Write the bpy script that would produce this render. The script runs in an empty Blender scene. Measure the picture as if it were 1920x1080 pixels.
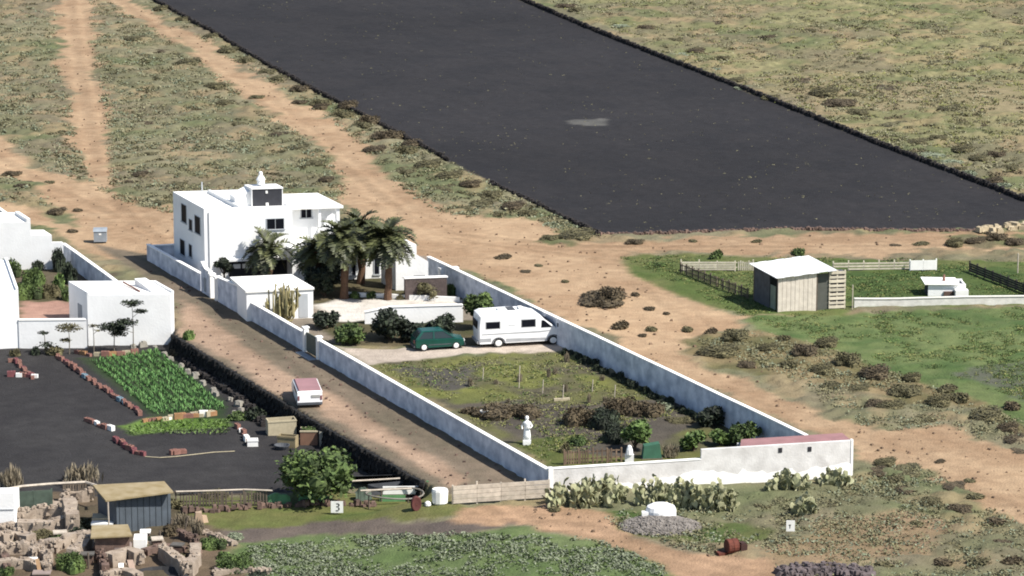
import bpy, math, random
import numpy as np
from mathutils import Vector
# ------------------------------------------------------------------ camera, light, exposure
S = bpy.context.scene
C = S.collection
F = 6341.0; TH = math.radians(13.0); CH = 59.0
cam = bpy.data.objects.new('camera', bpy.data.cameras.new('camera')); C.objects.link(cam)
cam.location = (0, 0, CH); cam.rotation_euler = (math.pi/2 - TH, 0, 0)
cam.data.sensor_width = 36; cam.data.lens = 36*F/1920; cam.data.clip_end = 5000; cam.data.clip_start = 1
S.camera = cam
SUN_AZ = math.radians(28); SUN_EL = math.radians(49)      # azimuth measured from +x towards the camera (-y)
sd = Vector((math.cos(SUN_EL)*math.cos(SUN_AZ), -math.cos(SUN_EL)*math.sin(SUN_AZ), math.sin(SUN_EL)))
w = bpy.data.worlds.new('World'); S.world = w; w.use_nodes = True
nt = w.node_tree; bg = nt.nodes['Background']
sky = nt.nodes.new('ShaderNodeTexSky'); sky.sky_type = 'NISHITA'; sky.sun_disc = False
sky.sun_elevation = SUN_EL; sky.sun_rotation = math.atan2(sd.x, sd.y)
nt.links.new(sky.outputs[0], bg.inputs[0]); bg.inputs[1].default_value = 0.09
ld = bpy.data.lights.new('sun', 'SUN'); ld.energy = 4.8; ld.angle = math.radians(0.5); ld.color = (1, 0.955, 0.88)
sun = bpy.data.objects.new('sun', ld); C.objects.link(sun); sun.rotation_euler = sd.to_track_quat('Z', 'Y').to_euler()
S.view_settings.view_transform = 'Standard'; S.view_settings.look = 'None'
S.view_settings.exposure = 0.7; S.view_settings.gamma = 1
S.render.engine = 'CYCLES'
S.cycles.filter_width = 1.9
S.cycles.max_bounces = 5
try:
    S.cycles.use_denoising = True
except Exception:
    pass
random.seed(7); RNG = np.random.default_rng(7)
# ------------------------------------------------------------------ pixel of the photo -> place on the land
_s, _c = math.sin(TH), math.cos(TH)
def P(px, py, z=0.0):
    u = (px-960)/F; v = (540-py)/F
    dx, dy, dz = u, _c+v*_s, -_s+v*_c
    t = (z-CH)/dz
    return (dx*t, dy*t, z)
def TZ(y, py):
    v = (540-py)/F
    return CH + y*(-_s+v*_c)/(_c+v*_s)
def proj(x, y, z):
    zz = z-CH; d = y*_c-zz*_s
    return 960+F*x/d, 540-F*(y*_s+zz*_c)/d
def onplane(O, D, px, py):
    """hit of the sight line with the upright plane through O along D: distance along D and height"""
    u = (px-960)/F; v = (540-py)/F
    dx, dy, dz = u, _c+v*_s, -_s+v*_c
    # O + s*D = t*(dx,dy)
    det = D[0]*(-dy)-(-dx)*D[1]
    s = (-O[0]*(-dy)-(-dx)*(-O[1]))/det
    t = (D[0]*(-O[1])-D[1]*(-O[0]))/det
    return s, CH+dz*t
# ------------------------------------------------------------------ materials
def lin(r, g, b, k=0.52):
    f = lambda c: ((c/255+0.055)/1.055)**2.4 if c > 10 else c/255/12.92
    return (f(r)*k, f(g)*k, f(b)*k)
MATS = {}
def mat(name, rgb, rough=0.85, var=0.15, scale=1.5, bump=0.0, bscale=8.0, rgb2=None, metal=0.0, island=0.0, detail=4.0, spec=None):
    if name in MATS: return MATS[name]
    m = bpy.data.materials.new(name); m.use_nodes = True; n = m.node_tree.nodes; l = m.node_tree.links
    b = n['Principled BSDF']; b.inputs['Roughness'].default_value = rough; b.inputs['Metallic'].default_value = metal
    if spec is not None: b.inputs['Specular IOR Level'].default_value = spec
    co = n.new('ShaderNodeTexCoord')
    no = n.new('ShaderNodeTexNoise'); no.inputs['Scale'].default_value = scale; no.inputs['Detail'].default_value = detail
    l.new(co.outputs['Object'], no.inputs['Vector'])
    r = n.new('ShaderNodeValToRGB'); r.color_ramp.elements[0].position = 0.3; r.color_ramp.elements[1].position = 0.7
    c2 = rgb2 if rgb2 else tuple(min(1, c*(1+var)) for c in rgb)
    c1 = rgb if rgb2 else tuple(c*(1-var) for c in rgb)
    r.color_ramp.elements[0].color = (*c1, 1); r.color_ramp.elements[1].color = (*c2, 1)
    l.new(no.outputs['Fac'], r.inputs['Fac'])
    out = r.outputs['Color']
    if island:
        g = n.new('ShaderNodeNewGeometry')
        mr = n.new('ShaderNodeMapRange'); mr.inputs['To Min'].default_value = 1-island; mr.inputs['To Max'].default_value = 1+island
        l.new(g.outputs['Random Per Island'], mr.inputs['Value'])
        vm = n.new('ShaderNodeVectorMath'); vm.operation = 'SCALE'
        l.new(out, vm.inputs[0]); l.new(mr.outputs['Result'], vm.inputs['Scale']); out = vm.outputs['Vector']
    l.new(out, b.inputs['Base Color'])
    if bump:
        n2 = n.new('ShaderNodeTexNoise'); n2.inputs['Scale'].default_value = bscale; n2.inputs['Detail'].default_value = 5
        l.new(co.outputs['Object'], n2.inputs['Vector'])
        bp = n.new('ShaderNodeBump'); bp.inputs['Strength'].default_value = bump; bp.inputs['Distance'].default_value = 0.05
        l.new(n2.outputs['Fac'], bp.inputs['Height']); l.new(bp.outputs['Normal'], b.inputs['Normal'])
    MATS[name] = m; return m
WHITE = mat('white_plaster', (0.80, 0.80, 0.79), 0.9, 0.05, 0.7, 0.25, 6)
ROOFW = mat('white_roof', (0.78, 0.76, 0.71), 0.9, rgb2=(0.86, 0.85, 0.82), scale=0.6)
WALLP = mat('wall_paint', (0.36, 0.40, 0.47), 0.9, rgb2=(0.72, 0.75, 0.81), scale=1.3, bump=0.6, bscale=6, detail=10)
CAPW = mat('wall_cap', (0.85, 0.84, 0.81), 0.85, 0.05, 2)
RENDER_ = mat('bare_render', (0.50, 0.48, 0.46), 0.95, rgb2=(0.70, 0.68, 0.66), scale=1.2, bump=0.3, detail=8)
WASH = mat('whitewash', (0.86, 0.85, 0.83), 0.9, 0.04, 2)
GLASS = mat('dark_glass', (0.008, 0.009, 0.013), 0.5, 0.2, 1, spec=.05)
DARK = mat('painted_shade', (0.02, 0.02, 0.025), 0.9, 0.3, 1)  # near-black standing in for shade, in hollows and under the porch canopy
FRAMEW = mat('window_frame', (0.40, 0.42, 0.44), 0.6, 0.05, 3)
PINKR = mat('pink_roof', lin(188, 142, 146), 0.9, 0.12, 0.9)
PINKROOF = mat('old_red_roofing', lin(186, 138, 138), 0.9, 0.14, 1.2)
GREYB = mat('grey_metal', (0.24, 0.27, 0.30), 0.6, 0.15, 2)
DGREY = mat('dark_grey', (0.06, 0.065, 0.075), 0.8, 0.3, 2)
WOOD = mat('weathered_board', lin(196, 184, 168, .8), 0.9, 0.2, 3, 0.3, 10, island=0.14)
WOODG = mat('grey_stick', lin(125, 112, 98), 0.95, 0.25, 4, island=0.3)
PALLET = mat('pallet_wood', lin(212, 202, 182, .8), 0.9, 0.15, 3, island=0.12)
BOARDW = mat('pale_boarding', lin(210, 200, 186, .9), 0.9, 0.12, 2.5, 0.3, 10)
YROOF = mat('yellowish_roof', lin(196, 178, 142), 0.9, rgb2=lin(168, 148, 104), scale=1.6)
BSHED = mat('blue_grey_sheet', lin(98, 108, 118), 0.7, 0.18, 1.5)
STONE = mat('rubble_stone', lin(212, 194, 174), 0.95, rgb2=lin(170,152,134), scale=1.6, bump=0.6, bscale=7, island=0.2, detail=8)
STONED = mat('brown_stone', lin(128, 104, 92), 0.95, 0.3, 3, 0.4, 6, island=0.35)
LAVA = mat('lava_stone', lin(52, 46, 44), 0.95, 0.35, 3, 0.4, 6, island=0.4)
LAVAW = mat('lava_wall', lin(30, 28, 27), 0.95, 0.3, 2, 0.7, 3, island=0.3)
TERRA = mat('terracotta', lin(172, 124, 110), 0.9, 0.2, 4, island=0.2)
TERRAR = mat('red_plastic', lin(160, 96, 98), 0.7, 0.15, 4)
TERRAC = mat('cream_block', lin(222, 208, 175), 0.9, 0.12, 4)
BLUEB = mat('pale_blue_block', lin(150, 180, 195), 0.8, 0.12, 4)
ORANGEB = mat('orange_block', lin(205, 155, 110), 0.9, 0.15, 4)
LEAF = {
 'olive': mat('olive_leaf', lin(96, 92, 62), 0.9, rgb2=lin(128, 120, 84), scale=1.2, island=0.5),
 'brown': mat('brown_leaf', lin(86, 74, 54), 0.9, rgb2=lin(116, 102, 76), scale=1.2, island=0.5),
 'green': mat('green_leaf', lin(62, 84, 40), 0.85, rgb2=lin(112, 134, 66), scale=0.9, island=0.55),
 'bright': mat('bright_leaf', lin(84, 112, 52), 0.8, rgb2=lin(132, 158, 82), scale=1.0, island=0.5),
 'dark': mat('dark_leaf', lin(34, 44, 34), 0.85, rgb2=lin(66, 78, 52), scale=1.2, island=0.6),
 'grey': mat('grey_green_leaf', lin(134, 144, 114), 0.9, rgb2=lin(166, 174, 146), scale=1.2, island=0.25),
 'scrub': mat('scrub_leaf', lin(134, 132, 96), 0.95, rgb2=lin(162, 156, 120), scale=.35, island=0.14),
 'pale': mat('pale_scrub_leaf', lin(160, 158, 122), 0.95, rgb2=lin(186, 180, 146), scale=.5, island=0.12),
 'dusk': mat('dark_scrub_leaf', lin(96, 92, 62), 0.95, rgb2=lin(122, 116, 84), scale=.5, island=0.3),
 'dry': mat('dry_twig', lin(150, 136, 112), 0.95, rgb2=lin(178, 166, 142), scale=2, island=0.35),
 'yellow': mat('yellow_green_leaf', lin(138, 142, 76), 0.9, rgb2=lin(168, 168, 104), scale=1.2, island=0.25),
}
PALMG = mat('palm_leaf', lin(54, 62, 36), 0.6, rgb2=lin(118, 122, 74), scale=0.8, island=0.6)
PALMT = mat('palm_trunk', lin(118, 88, 66), 0.95, 0.3, 5, 0.6, 10)
BARK = mat('bark', lin(96, 80, 64), 0.95, 0.25, 4, 0.5, 8)
CACT = mat('cactus_pad', lin(156, 162, 118), 0.7, rgb2=lin(210, 206, 164), scale=2, island=0.3)
CACTE = mat('candelabra_cactus', lin(156, 150, 96), 0.75, rgb2=lin(214, 198, 148), scale=2, island=0.3)
RUST = mat('rust', lin(120, 62, 46), 0.9, 0.3, 4)
TYRE = mat('tyre', (0.02, 0.02, 0.02), 0.85, 0.2, 5)
HUB = mat('hubcap', (0.72, 0.72, 0.70), 0.5, 0.05, 3)
VANW = mat('van_white', (0.80, 0.80, 0.80), 0.35, 0.03, 2)
VANG = mat('van_grey_trim', (0.33, 0.34, 0.35), 0.5, 0.1, 2)
CARG = mat('car_green', (0.004, 0.052, 0.038), 0.3, 0.15, 2)
SHEETG = mat('green_sheeting', lin(120, 180, 120), 0.8, 0.2, 2)
TEAL = mat('teal_plastic', lin(70, 125, 98), 0.8, 0.15, 2)
WHITEP = mat('white_panel', (0.80, 0.79, 0.75), 0.8, 0.06, 2)
NET = mat('grey_green_net', lin(96, 112, 98), 0.95, 0.25, 2.5)
SIGNB = mat('sign_black', (0.03, 0.03, 0.03), 0.7, 0.1, 3)
# ------------------------------------------------------------------ mesh builder
class MB:
    def __init__(s, fr=None): s.v = []; s.f = []; s.m = []; s.fr = fr
    def add(s, vs, fs, m=0, raw=False):
        o = len(s.v)
        s.v += [tuple(s.fr(*p)) if (s.fr and not raw) else tuple(p) for p in vs]
        s.f += [tuple(i+o for i in f) for f in fs]; s.m += [m]*len(fs); return s
    def box(s, x0, x1, y0, y1, z0, z1, m=0):
        return s.add([(x0,y0,z0),(x1,y0,z0),(x1,y1,z0),(x0,y1,z0),(x0,y0,z1),(x1,y0,z1),(x1,y1,z1),(x0,y1,z1)],
                     [(0,3,2,1),(4,5,6,7),(0,1,5,4),(1,2,6,5),(2,3,7,6),(3,0,4,7)], m)
    def prism(s, pts, z0, z1, m=0, mt=None):
        """upright prism on a counter-clockwise outline; z0/z1 a number or one per corner"""
        n = len(pts); a = z0 if hasattr(z0, '__len__') else [z0]*n; b = z1 if hasattr(z1, '__len__') else [z1]*n
        s.add([(p[0],p[1],a[i]) for i,p in enumerate(pts)]+[(p[0],p[1],b[i]) for i,p in enumerate(pts)],
              [tuple(range(n-1,-1,-1))]+[(i,(i+1)%n,n+(i+1)%n,n+i) for i in range(n)], m)
        s.add([(p[0],p[1],b[i]) for i,p in enumerate(pts)], [tuple(range(n))], m if mt is None else mt); return s
    def tube(s, pts, rs, n=7, m=0, cap=True):
        pts = [Vector(p) for p in pts]; vs = []; fs = []
        if not hasattr(rs, '__len__'): rs = [rs]*len(pts)
        for i, p in enumerate(pts):
            d = (pts[min(i+1,len(pts)-1)]-pts[max(i-1,0)]).normalized()
            a = d.orthogonal().normalized() if abs(d.z) > .95 else d.cross(Vector((0,0,1))).normalized(); b = d.cross(a)
            for k in range(n):
                t = 2*math.pi*k/n; vs.append(tuple(p+(a*math.cos(t)+b*math.sin(t))*rs[i]))
        for i in range(len(pts)-1):
            for k in range(n): fs.append((i*n+k, i*n+(k+1)%n, (i+1)*n+(k+1)%n, (i+1)*n+k))
        if cap: fs += [tuple(range(n)), tuple((len(pts)-1)*n+k for k in range(n-1,-1,-1))]
        return s.add(vs, fs, m)
    def lathe(s, c, prof, n=12, m=0, sx=1, sy=1):
        vs = []; fs = []
        for r, z in prof:
            for k in range(n):
                t = 2*math.pi*k/n; vs.append((c[0]+r*sx*math.cos(t), c[1]+r*sy*math.sin(t), c[2]+z))
        for i in range(len(prof)-1):
            for k in range(n): fs.append((i*n+k, i*n+(k+1)%n, (i+1)*n+(k+1)%n, (i+1)*n+k))
        fs += [tuple(range(n-1,-1,-1)), tuple((len(prof)-1)*n+k for k in range(n))]
        return s.add(vs, fs, m)
    def stone(s, c, sx, sy, sz, rnd=random, m=0):
        base = [(-1,-1,-1),(1,-1,-1),(1,1,-1),(-1,1,-1),(-1,-1,1),(1,-1,1),(1,1,1),(-1,1,1)]
        a = rnd.uniform(0, 6.28); ca, sa = math.cos(a), math.sin(a); vs = []
        for x, y, z in base:
            k = 0.72 if z > 0 else 1
            x = x*sx*k*rnd.uniform(.75,1.1); y = y*sy*k*rnd.uniform(.75,1.1); z = z*sz*rnd.uniform(.8,1.1)
            vs.append((c[0]+x*ca-y*sa, c[1]+x*sa+y*ca, c[2]+z))
        return s.add(vs, [(0,3,2,1),(4,5,6,7),(0,1,5,4),(1,2,6,5),(2,3,7,6),(3,0,4,7)], m)
    def npq(s, arr, m=0):
        """arr (n,4,3) separate quads"""
        o = len(s.v); n = len(arr); s.v += arr.reshape(-1,3).tolist()
        s.f += [(o+4*i, o+4*i+1, o+4*i+2, o+4*i+3) for i in range(n)]; s.m += [m]*n; return s
    def build(s, name, mats, parent=None, loc=None, smooth=False):
        me = bpy.data.meshes.new(name); me.from_pydata(s.v, [], s.f)
        for x in (mats if isinstance(mats, (list, tuple)) else [mats]): me.materials.append(x)
        if len(me.materials) > 1: me.polygons.foreach_set('material_index', s.m)
        if smooth: me.polygons.foreach_set('use_smooth', [True]*len(me.polygons))
        me.update()
        o = bpy.data.objects.new(name, me); C.objects.link(o)
        if parent: o.parent = parent
        if loc is not None: o.location = loc
        return o
def tag(o, label, cat, group=None, kind=None):
    o['label'] = label; o['category'] = cat
    if group: o['group'] = group
    o['kind'] = kind or 'thing'
    return o
def thing(name, label, cat, loc=(0,0,0), rz=0, group=None):
    o = bpy.data.objects.new(name, None); C.objects.link(o); o.location = loc; o.rotation_euler = (0,0,rz)
    o.empty_display_size = .3
    return tag(o, label, cat, group)
def copytree(o, loc, rz=0, scale=None, label=None, group=None):
    r = o.copy(); C.objects.link(r); r.location = loc; r.rotation_euler = (0,0,rz)
    if scale: r.scale = scale
    if label: r['label'] = label
    if group: r['group'] = group
    for ch in o.children:
        c = ch.copy(); C.objects.link(c); c.parent = r
        for g in ch.children:
            d = g.copy(); C.objects.link(d); d.parent = c
    return r
def quads(cen, size, up=0.3, rng=RNG, thin=1.0, direc=None):
    n = len(cen); nrm = rng.normal(size=(n,3)); nrm[:,2] = np.abs(nrm[:,2])+up
    nrm /= np.linalg.norm(nrm, axis=1)[:,None]
    a = np.cross(nrm, rng.normal(size=(n,3))) if direc is None else direc
    a /= np.linalg.norm(a, axis=1)[:,None]+1e-9
    b = np.cross(nrm, a); b /= np.linalg.norm(b, axis=1)[:,None]+1e-9
    sz = (size if hasattr(size,'__len__') else np.full(n, size))*rng.uniform(.6,1.4,n)
    a = a*sz[:,None]; b = b*sz[:,None]*0.55*thin
    return np.stack([cen-a, cen-b*1.0+a*.1, cen+a, cen+b], axis=1)
def blob(n, r, rng=RNG, lo=0.75, cen=(0,0,0), flat=False):
    d = rng.normal(size=(n,3)); d /= np.linalg.norm(d,axis=1)[:,None]
    if flat: d[:,2] = np.abs(d[:,2])
    return d*rng.uniform(lo,1.05,n)[:,None]*np.array(r)+np.array(cen)
# ------------------------------------------------------------------ smooth noise for soil and relief
def vnoise(x, y, sc, seed):
    r = np.random.default_rng(seed); T = r.random((256,256))
    X = x/sc; Y = y/sc; xi = np.floor(X).astype(int); yi = np.floor(Y).astype(int); fx = X-xi; fy = Y-yi
    fx = fx*fx*(3-2*fx); fy = fy*fy*(3-2*fy)
    g = lambda i, j: T[i % 256, j % 256]
    return (g(xi,yi)*(1-fx)+g(xi+1,yi)*fx)*(1-fy)+(g(xi,yi+1)*(1-fx)+g(xi+1,yi+1)*fx)*fy
def fbm(x, y, sc, seed, o=3):
    t = 0; a = 1; s = 0
    for i in range(o): t = t+a*vnoise(x, y, sc/2**i, seed+i*17); s += a; a *= .55
    return t/s
def sstep(a, b, x):
    t = np.clip((x-a)/(b-a), 0, 1); return t*t*(3-2*t)
def inpoly(px, py, poly):
    c = np.zeros(px.shape, bool); n = len(poly)
    for i in range(n):
        x1, y1 = poly[i]; x2, y2 = poly[(i+1) % n]
        if y1 == y2: continue
        k = ((y1 > py) != (y2 > py)) & (px < (x2-x1)*(py-y1)/(y2-y1)+x1); c ^= k
    return c
GZ = -1.2
# lane edge above the sunken plot, as land points
LE = [P(-700,600)[:2], P(323,600)[:2], P(329,632)[:2], P(560,770)[:2], P(800,908)[:2], P(850,950)[:2], P(980,1030)[:2], P(1160,1130)[:2]]
def ground_z(x, y, rel=True):
    x = np.asarray(x, float); y = np.asarray(y, float)
    # distance to the left of / below the lane edge
    d = np.full(x.shape, 1e9); inside = np.zeros(x.shape, bool)
    for i in range(len(LE)-1):
        ax, ay = LE[i]; bx, by = LE[i+1]; dx, dy = bx-ax, by-ay; L2 = dx*dx+dy*dy
        t = np.clip(((x-ax)*dx+(y-ay)*dy)/L2, 0, 1)
        d = np.minimum(d, np.hypot(x-ax-t*dx, y-ay-t*dy))
    poly = LE+[(LE[-1][0], 60), (-400, 60), (-400, LE[0][1])]
    ins = inpoly(x, y, poly)
    wdt = 0.3+9*sstep(LE[4][1]-1.0, LE[4][1]-4.5, y)
    return np.where(ins, GZ*sstep(0, 1, d/wdt), 0.0)
def G(px, py):
    z = 0.0
    for _ in range(12):
        p = P(px, py, z); z = .5*z+.5*float(ground_z(np.array([p[0]]), np.array([p[1]]))[0])
    return P(px, py, z)
ZONES = [  # later wins; name, outline in the photo's pixels
 ('scrub_r', [(975,-200),(1100,40),(1920,370),(2600,640),(2600,-200)]),
 ('drypatch', [(1330,140),(1500,145),(1640,150),(1960,160),(1980,215),(1700,205),(1520,190)]),
 ('dirt', [(98,-60),(170,-60),(174,80),(190,180),(206,260),(212,350),(170,352),(142,270),(128,180),(104,110)]),
 ('dirt', [(165,-20),(240,-10),(345,55),(452,122),(556,186),(640,240),(705,305),(745,350),(830,405),(1010,412),(1030,470),(800,500),(640,400),(645,330),(600,280),(500,210),(380,120),(280,50)]),
 ('dirt', [(-300,180),(0,250),(90,318),(170,345),(240,380),(335,405),(335,500),(250,500),(150,460),(60,420),(0,400),(-300,330)]),
 ('scrub', [(-100,330),(0,328),(60,345),(150,420),(130,430),(60,392),(0,380)]),
 ('dirt', [(640,330),(780,375),(860,415),(1010,415),(1060,445),(1130,452),(1400,443),(1860,438),(2400,430),(2400,470),(1920,468),(1500,475),(1170,480),(1180,505),(1260,550),(1390,590),(1385,625),(1290,640),(1300,690),(1420,715),(1560,790),(1640,810),(1780,800),(1860,830),(1960,850),(2400,900),(2400,1100),(1960,1010),(1850,950),(1740,880),(1600,860),(1597,830),(1510,812),(800,475),(780,400),(640,390)]),
 ('dirt2', [(1560,980),(1700,960),(1790,990),(1740,1035),(1600,1045),(1430,1062),(1420,1030),(1500,1010)]),
 ('shrubland', [(1290,640),(1400,625),(1500,612),(1620,660),(1750,700),(1850,745),(1960,780),(2400,900),(1920,825),(1800,765),(1660,745),(1500,700),(1420,705),(1320,690)]),
 ('shrubland', [(1040,430),(1080,425),(1120,445),(1060,456),(1000,450)]),
 ('shrubland', [(1790,445),(2100,440),(2100,466),(1800,465)]),
 ('green', [(1395,596),(1600,588),(1920,575),(2600,560),(2600,960),(1960,815),(1850,762),(1700,705),(1600,672),(1500,640),(1420,622)]),
 ('greypatch', [(1800,700),(1880,685),(2000,690),(2000,770),(1900,745)]),
 ('pen', [(1165,482),(1280,478),(1760,490),(2400,490),(2400,565),(1920,573),(1600,578),(1590,592),(1410,592),(1330,575),(1250,545),(1180,512)]),
 ('greendark', [(1575,508),(1900,505),(1920,555),(1600,560)]),
 ('ash', [(180,-60),(860,-60),(975,0),(1450,190),(1920,375),(2600,640),(2600,430),(1920,412),(1860,430),(1500,430),(1120,441),(1010,388),(840,303),(700,230),(500,125),(400,65),(280,0)]),
 ('ashpale', [(1060,225),(1135,222),(1140,236),(1075,234)]),
 ('lane', [(170,455),(290,480),(412,552),(720,740),(980,893),(1036,928),(840,930),(700,850),(500,735),(335,640),(330,570),(250,505)]),
 ('laneworn', [(330,560),(400,600),(520,690),(640,750),(760,830),(880,900),(850,915),(740,850),(600,775),(520,740),(440,680),(335,625)]),
 ('yard', [(275,480),(800,480),(1060,600),(1060,650),(640,650),(400,555)]),
 ('planting', [(520,520),(860,520),(880,560),(590,572)]),
 ('terrace', [(590,572),(640,560),(870,562),(830,600),(780,620),(650,612)]),
 ('planting', [(590,605),(700,600),(900,600),(900,650),(640,648)]),
 ('drive', [(632,652),(700,655),(880,650),(1060,645),(1056,660),(880,664),(720,682),(690,684)]),
 ('garden', [(690,684),(760,676),(1056,658),(1310,775),(1560,850),(1560,870),(1040,880),(1028,872)]),
 ('gardenyellow', [(760,730),(830,715),(900,722),(1000,738),(960,760),(850,765),(790,750)]),
 ('gardenyellow', [(890,690),(960,684),(1040,700),(1020,722),(930,718)]),
 ('gardenyellow', [(1060,700),(1120,705),(1150,730),(1090,735)]),
 ('gardengrey', [(740,690),(900,682),(905,720),(850,735),(760,705)]),
 ('gardensoil', [(850,760),(960,750),(1080,760),(1280,745),(1300,800),(1180,860),(1090,850),(980,825)]),
 ('gardengreen', [(960,828),(1080,815),(1060,872),(1030,874)]),
 ('ashgarden', [(-300,630),(100,625),(325,630),(460,720),(560,775),(800,905),(640,905),(560,925),(340,928),(-300,935)]),
 ('cropsoil', [(150,672),(300,655),(420,755),(430,785),(285,785)]),
 ('lawn2', [(225,800),(280,783),(430,785),(432,800),(250,815)]),
 ('yardleft', [(-200,480),(150,480),(210,530),(145,600),(-200,600)]),
 ('terra', [(38,570),(145,568),(148,604),(38,606)]),
 ('clutter', [(-300,930),(330,925),(400,960),(420,1000),(500,1200),(-300,1200)]),
 ('strip', [(330,930),(850,930),(850,962),(600,985),(430,995),(380,985)]),
 ('roadlow', [(400,1000),(560,985),(700,975),(850,970),(1000,970),(1010,990),(850,996),(640,1005),(470,1022),(420,1018)]),
 ('redtrack', [(850,950),(960,945),(1100,958),(1150,975),(1180,1000),(1290,1035),(1420,1045),(1500,1100),(1330,1120),(1240,1060),(1130,1010),(1000,992),(850,978)]),
 ('lowgrass', [(450,1022),(640,1006),(850,998),(1000,996),(1120,1014),(1230,1058),(1320,1120),(470,1200)]),
 ('greenlow', [(1120,960),(1200,965),(1300,990),(1380,975),(1450,990),(1400,1020),(1300,1015),(1190,1000)]),
]
PAL = {  # two soil or turf colours per zone, as seen in full sun
 'scrub': ((130,130,98),(156,148,120)), 'scrub_r': ((130,134,92),(166,158,118)), 'drypatch': ((176,160,126),(152,144,106)), 'dirt': ((212,181,146),(185,153,121)),
 'dirt2': ((180,154,124),(150,132,100)), 'shrubland': ((114,112,76),(150,134,100)), 'green': ((88,112,64),(128,140,90)),
 'greypatch': ((112,112,100),(100,112,80)), 'pen': ((98,116,62),(124,128,80)), 'greendark': ((78,102,54),(96,114,64)),
 'ash': ((55,54,57),(62,60,62)), 'ashpale': ((112,110,106),(78,78,78)), 'lane': ((148,132,114),(126,116,98)),
 'laneworn': ((208,178,152),(180,152,128)), 'yard': ((150,140,125),(170,155,140)), 'planting': ((84,84,56),(120,108,84)),
 'terrace': ((252,246,236),(236,224,210)), 'drive': ((226,210,194),(205,190,174)), 'garden': ((128,130,74),(106,100,84)),
 'gardengrey': ((96,92,88),(110,108,92)), 'gardenyellow': ((142,144,80),(122,126,74)), 'gardensoil': ((98,92,84),(114,106,94)), 'gardengreen': ((92,104,54),(112,116,66)),
 'ashgarden': ((62,60,61),(72,70,70)), 'cropsoil': ((58,78,48),(70,78,58)), 'lawn2': ((104,136,58),(120,150,70)),
 'yardleft': ((120,108,90),(98,94,70)), 'terra': ((206,168,150),(190,150,134)), 'clutter': ((128,110,92),(96,88,70)),
 'strip': ((104,118,62),(126,124,78)), 'roadlow': ((108,98,92),(124,112,102)), 'redtrack': ((204,168,136),(178,146,116)),
 'lowgrass': ((104,124,76),(126,140,94)), 'greenlow': ((84,110,58),(120,118,76)),
}
OBJ_OF = {'scrub':'ground','scrub_r':'ground','drypatch':'ground','shrubland':'ground','dirt':'dirt_track','dirt2':'dirt_track','redtrack':'dirt_track','laneworn':'dirt_lane','lane':'dirt_lane',
 'green':'meadow','greypatch':'meadow','pen':'meadow','greendark':'meadow','greenlow':'ground','lowgrass':'grass_field','strip':'grass_field','ash':'ash_field','ashpale':'ash_field',
 'yard':'yard','planting':'yard','terrace':'terrace','drive':'driveway','garden':'garden_soil','gardengrey':'garden_soil','gardenyellow':'garden_soil','gardensoil':'garden_soil','gardengreen':'garden_soil',
 'ashgarden':'ash_plot','cropsoil':'ash_plot','lawn2':'ash_plot','yardleft':'yard','terra':'yard','clutter':'ground','roadlow':'road'}
SHARP = {'ash','ashgarden','drive','terrace','cropsoil','lawn2','ashpale'}
ROUGH = {'scrub':.17,'scrub_r':.17,'shrubland':.12,'lowgrass':.08,'clutter':.10,'garden':.04,'strip':.05,'green':.06,'pen':.05}
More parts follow.
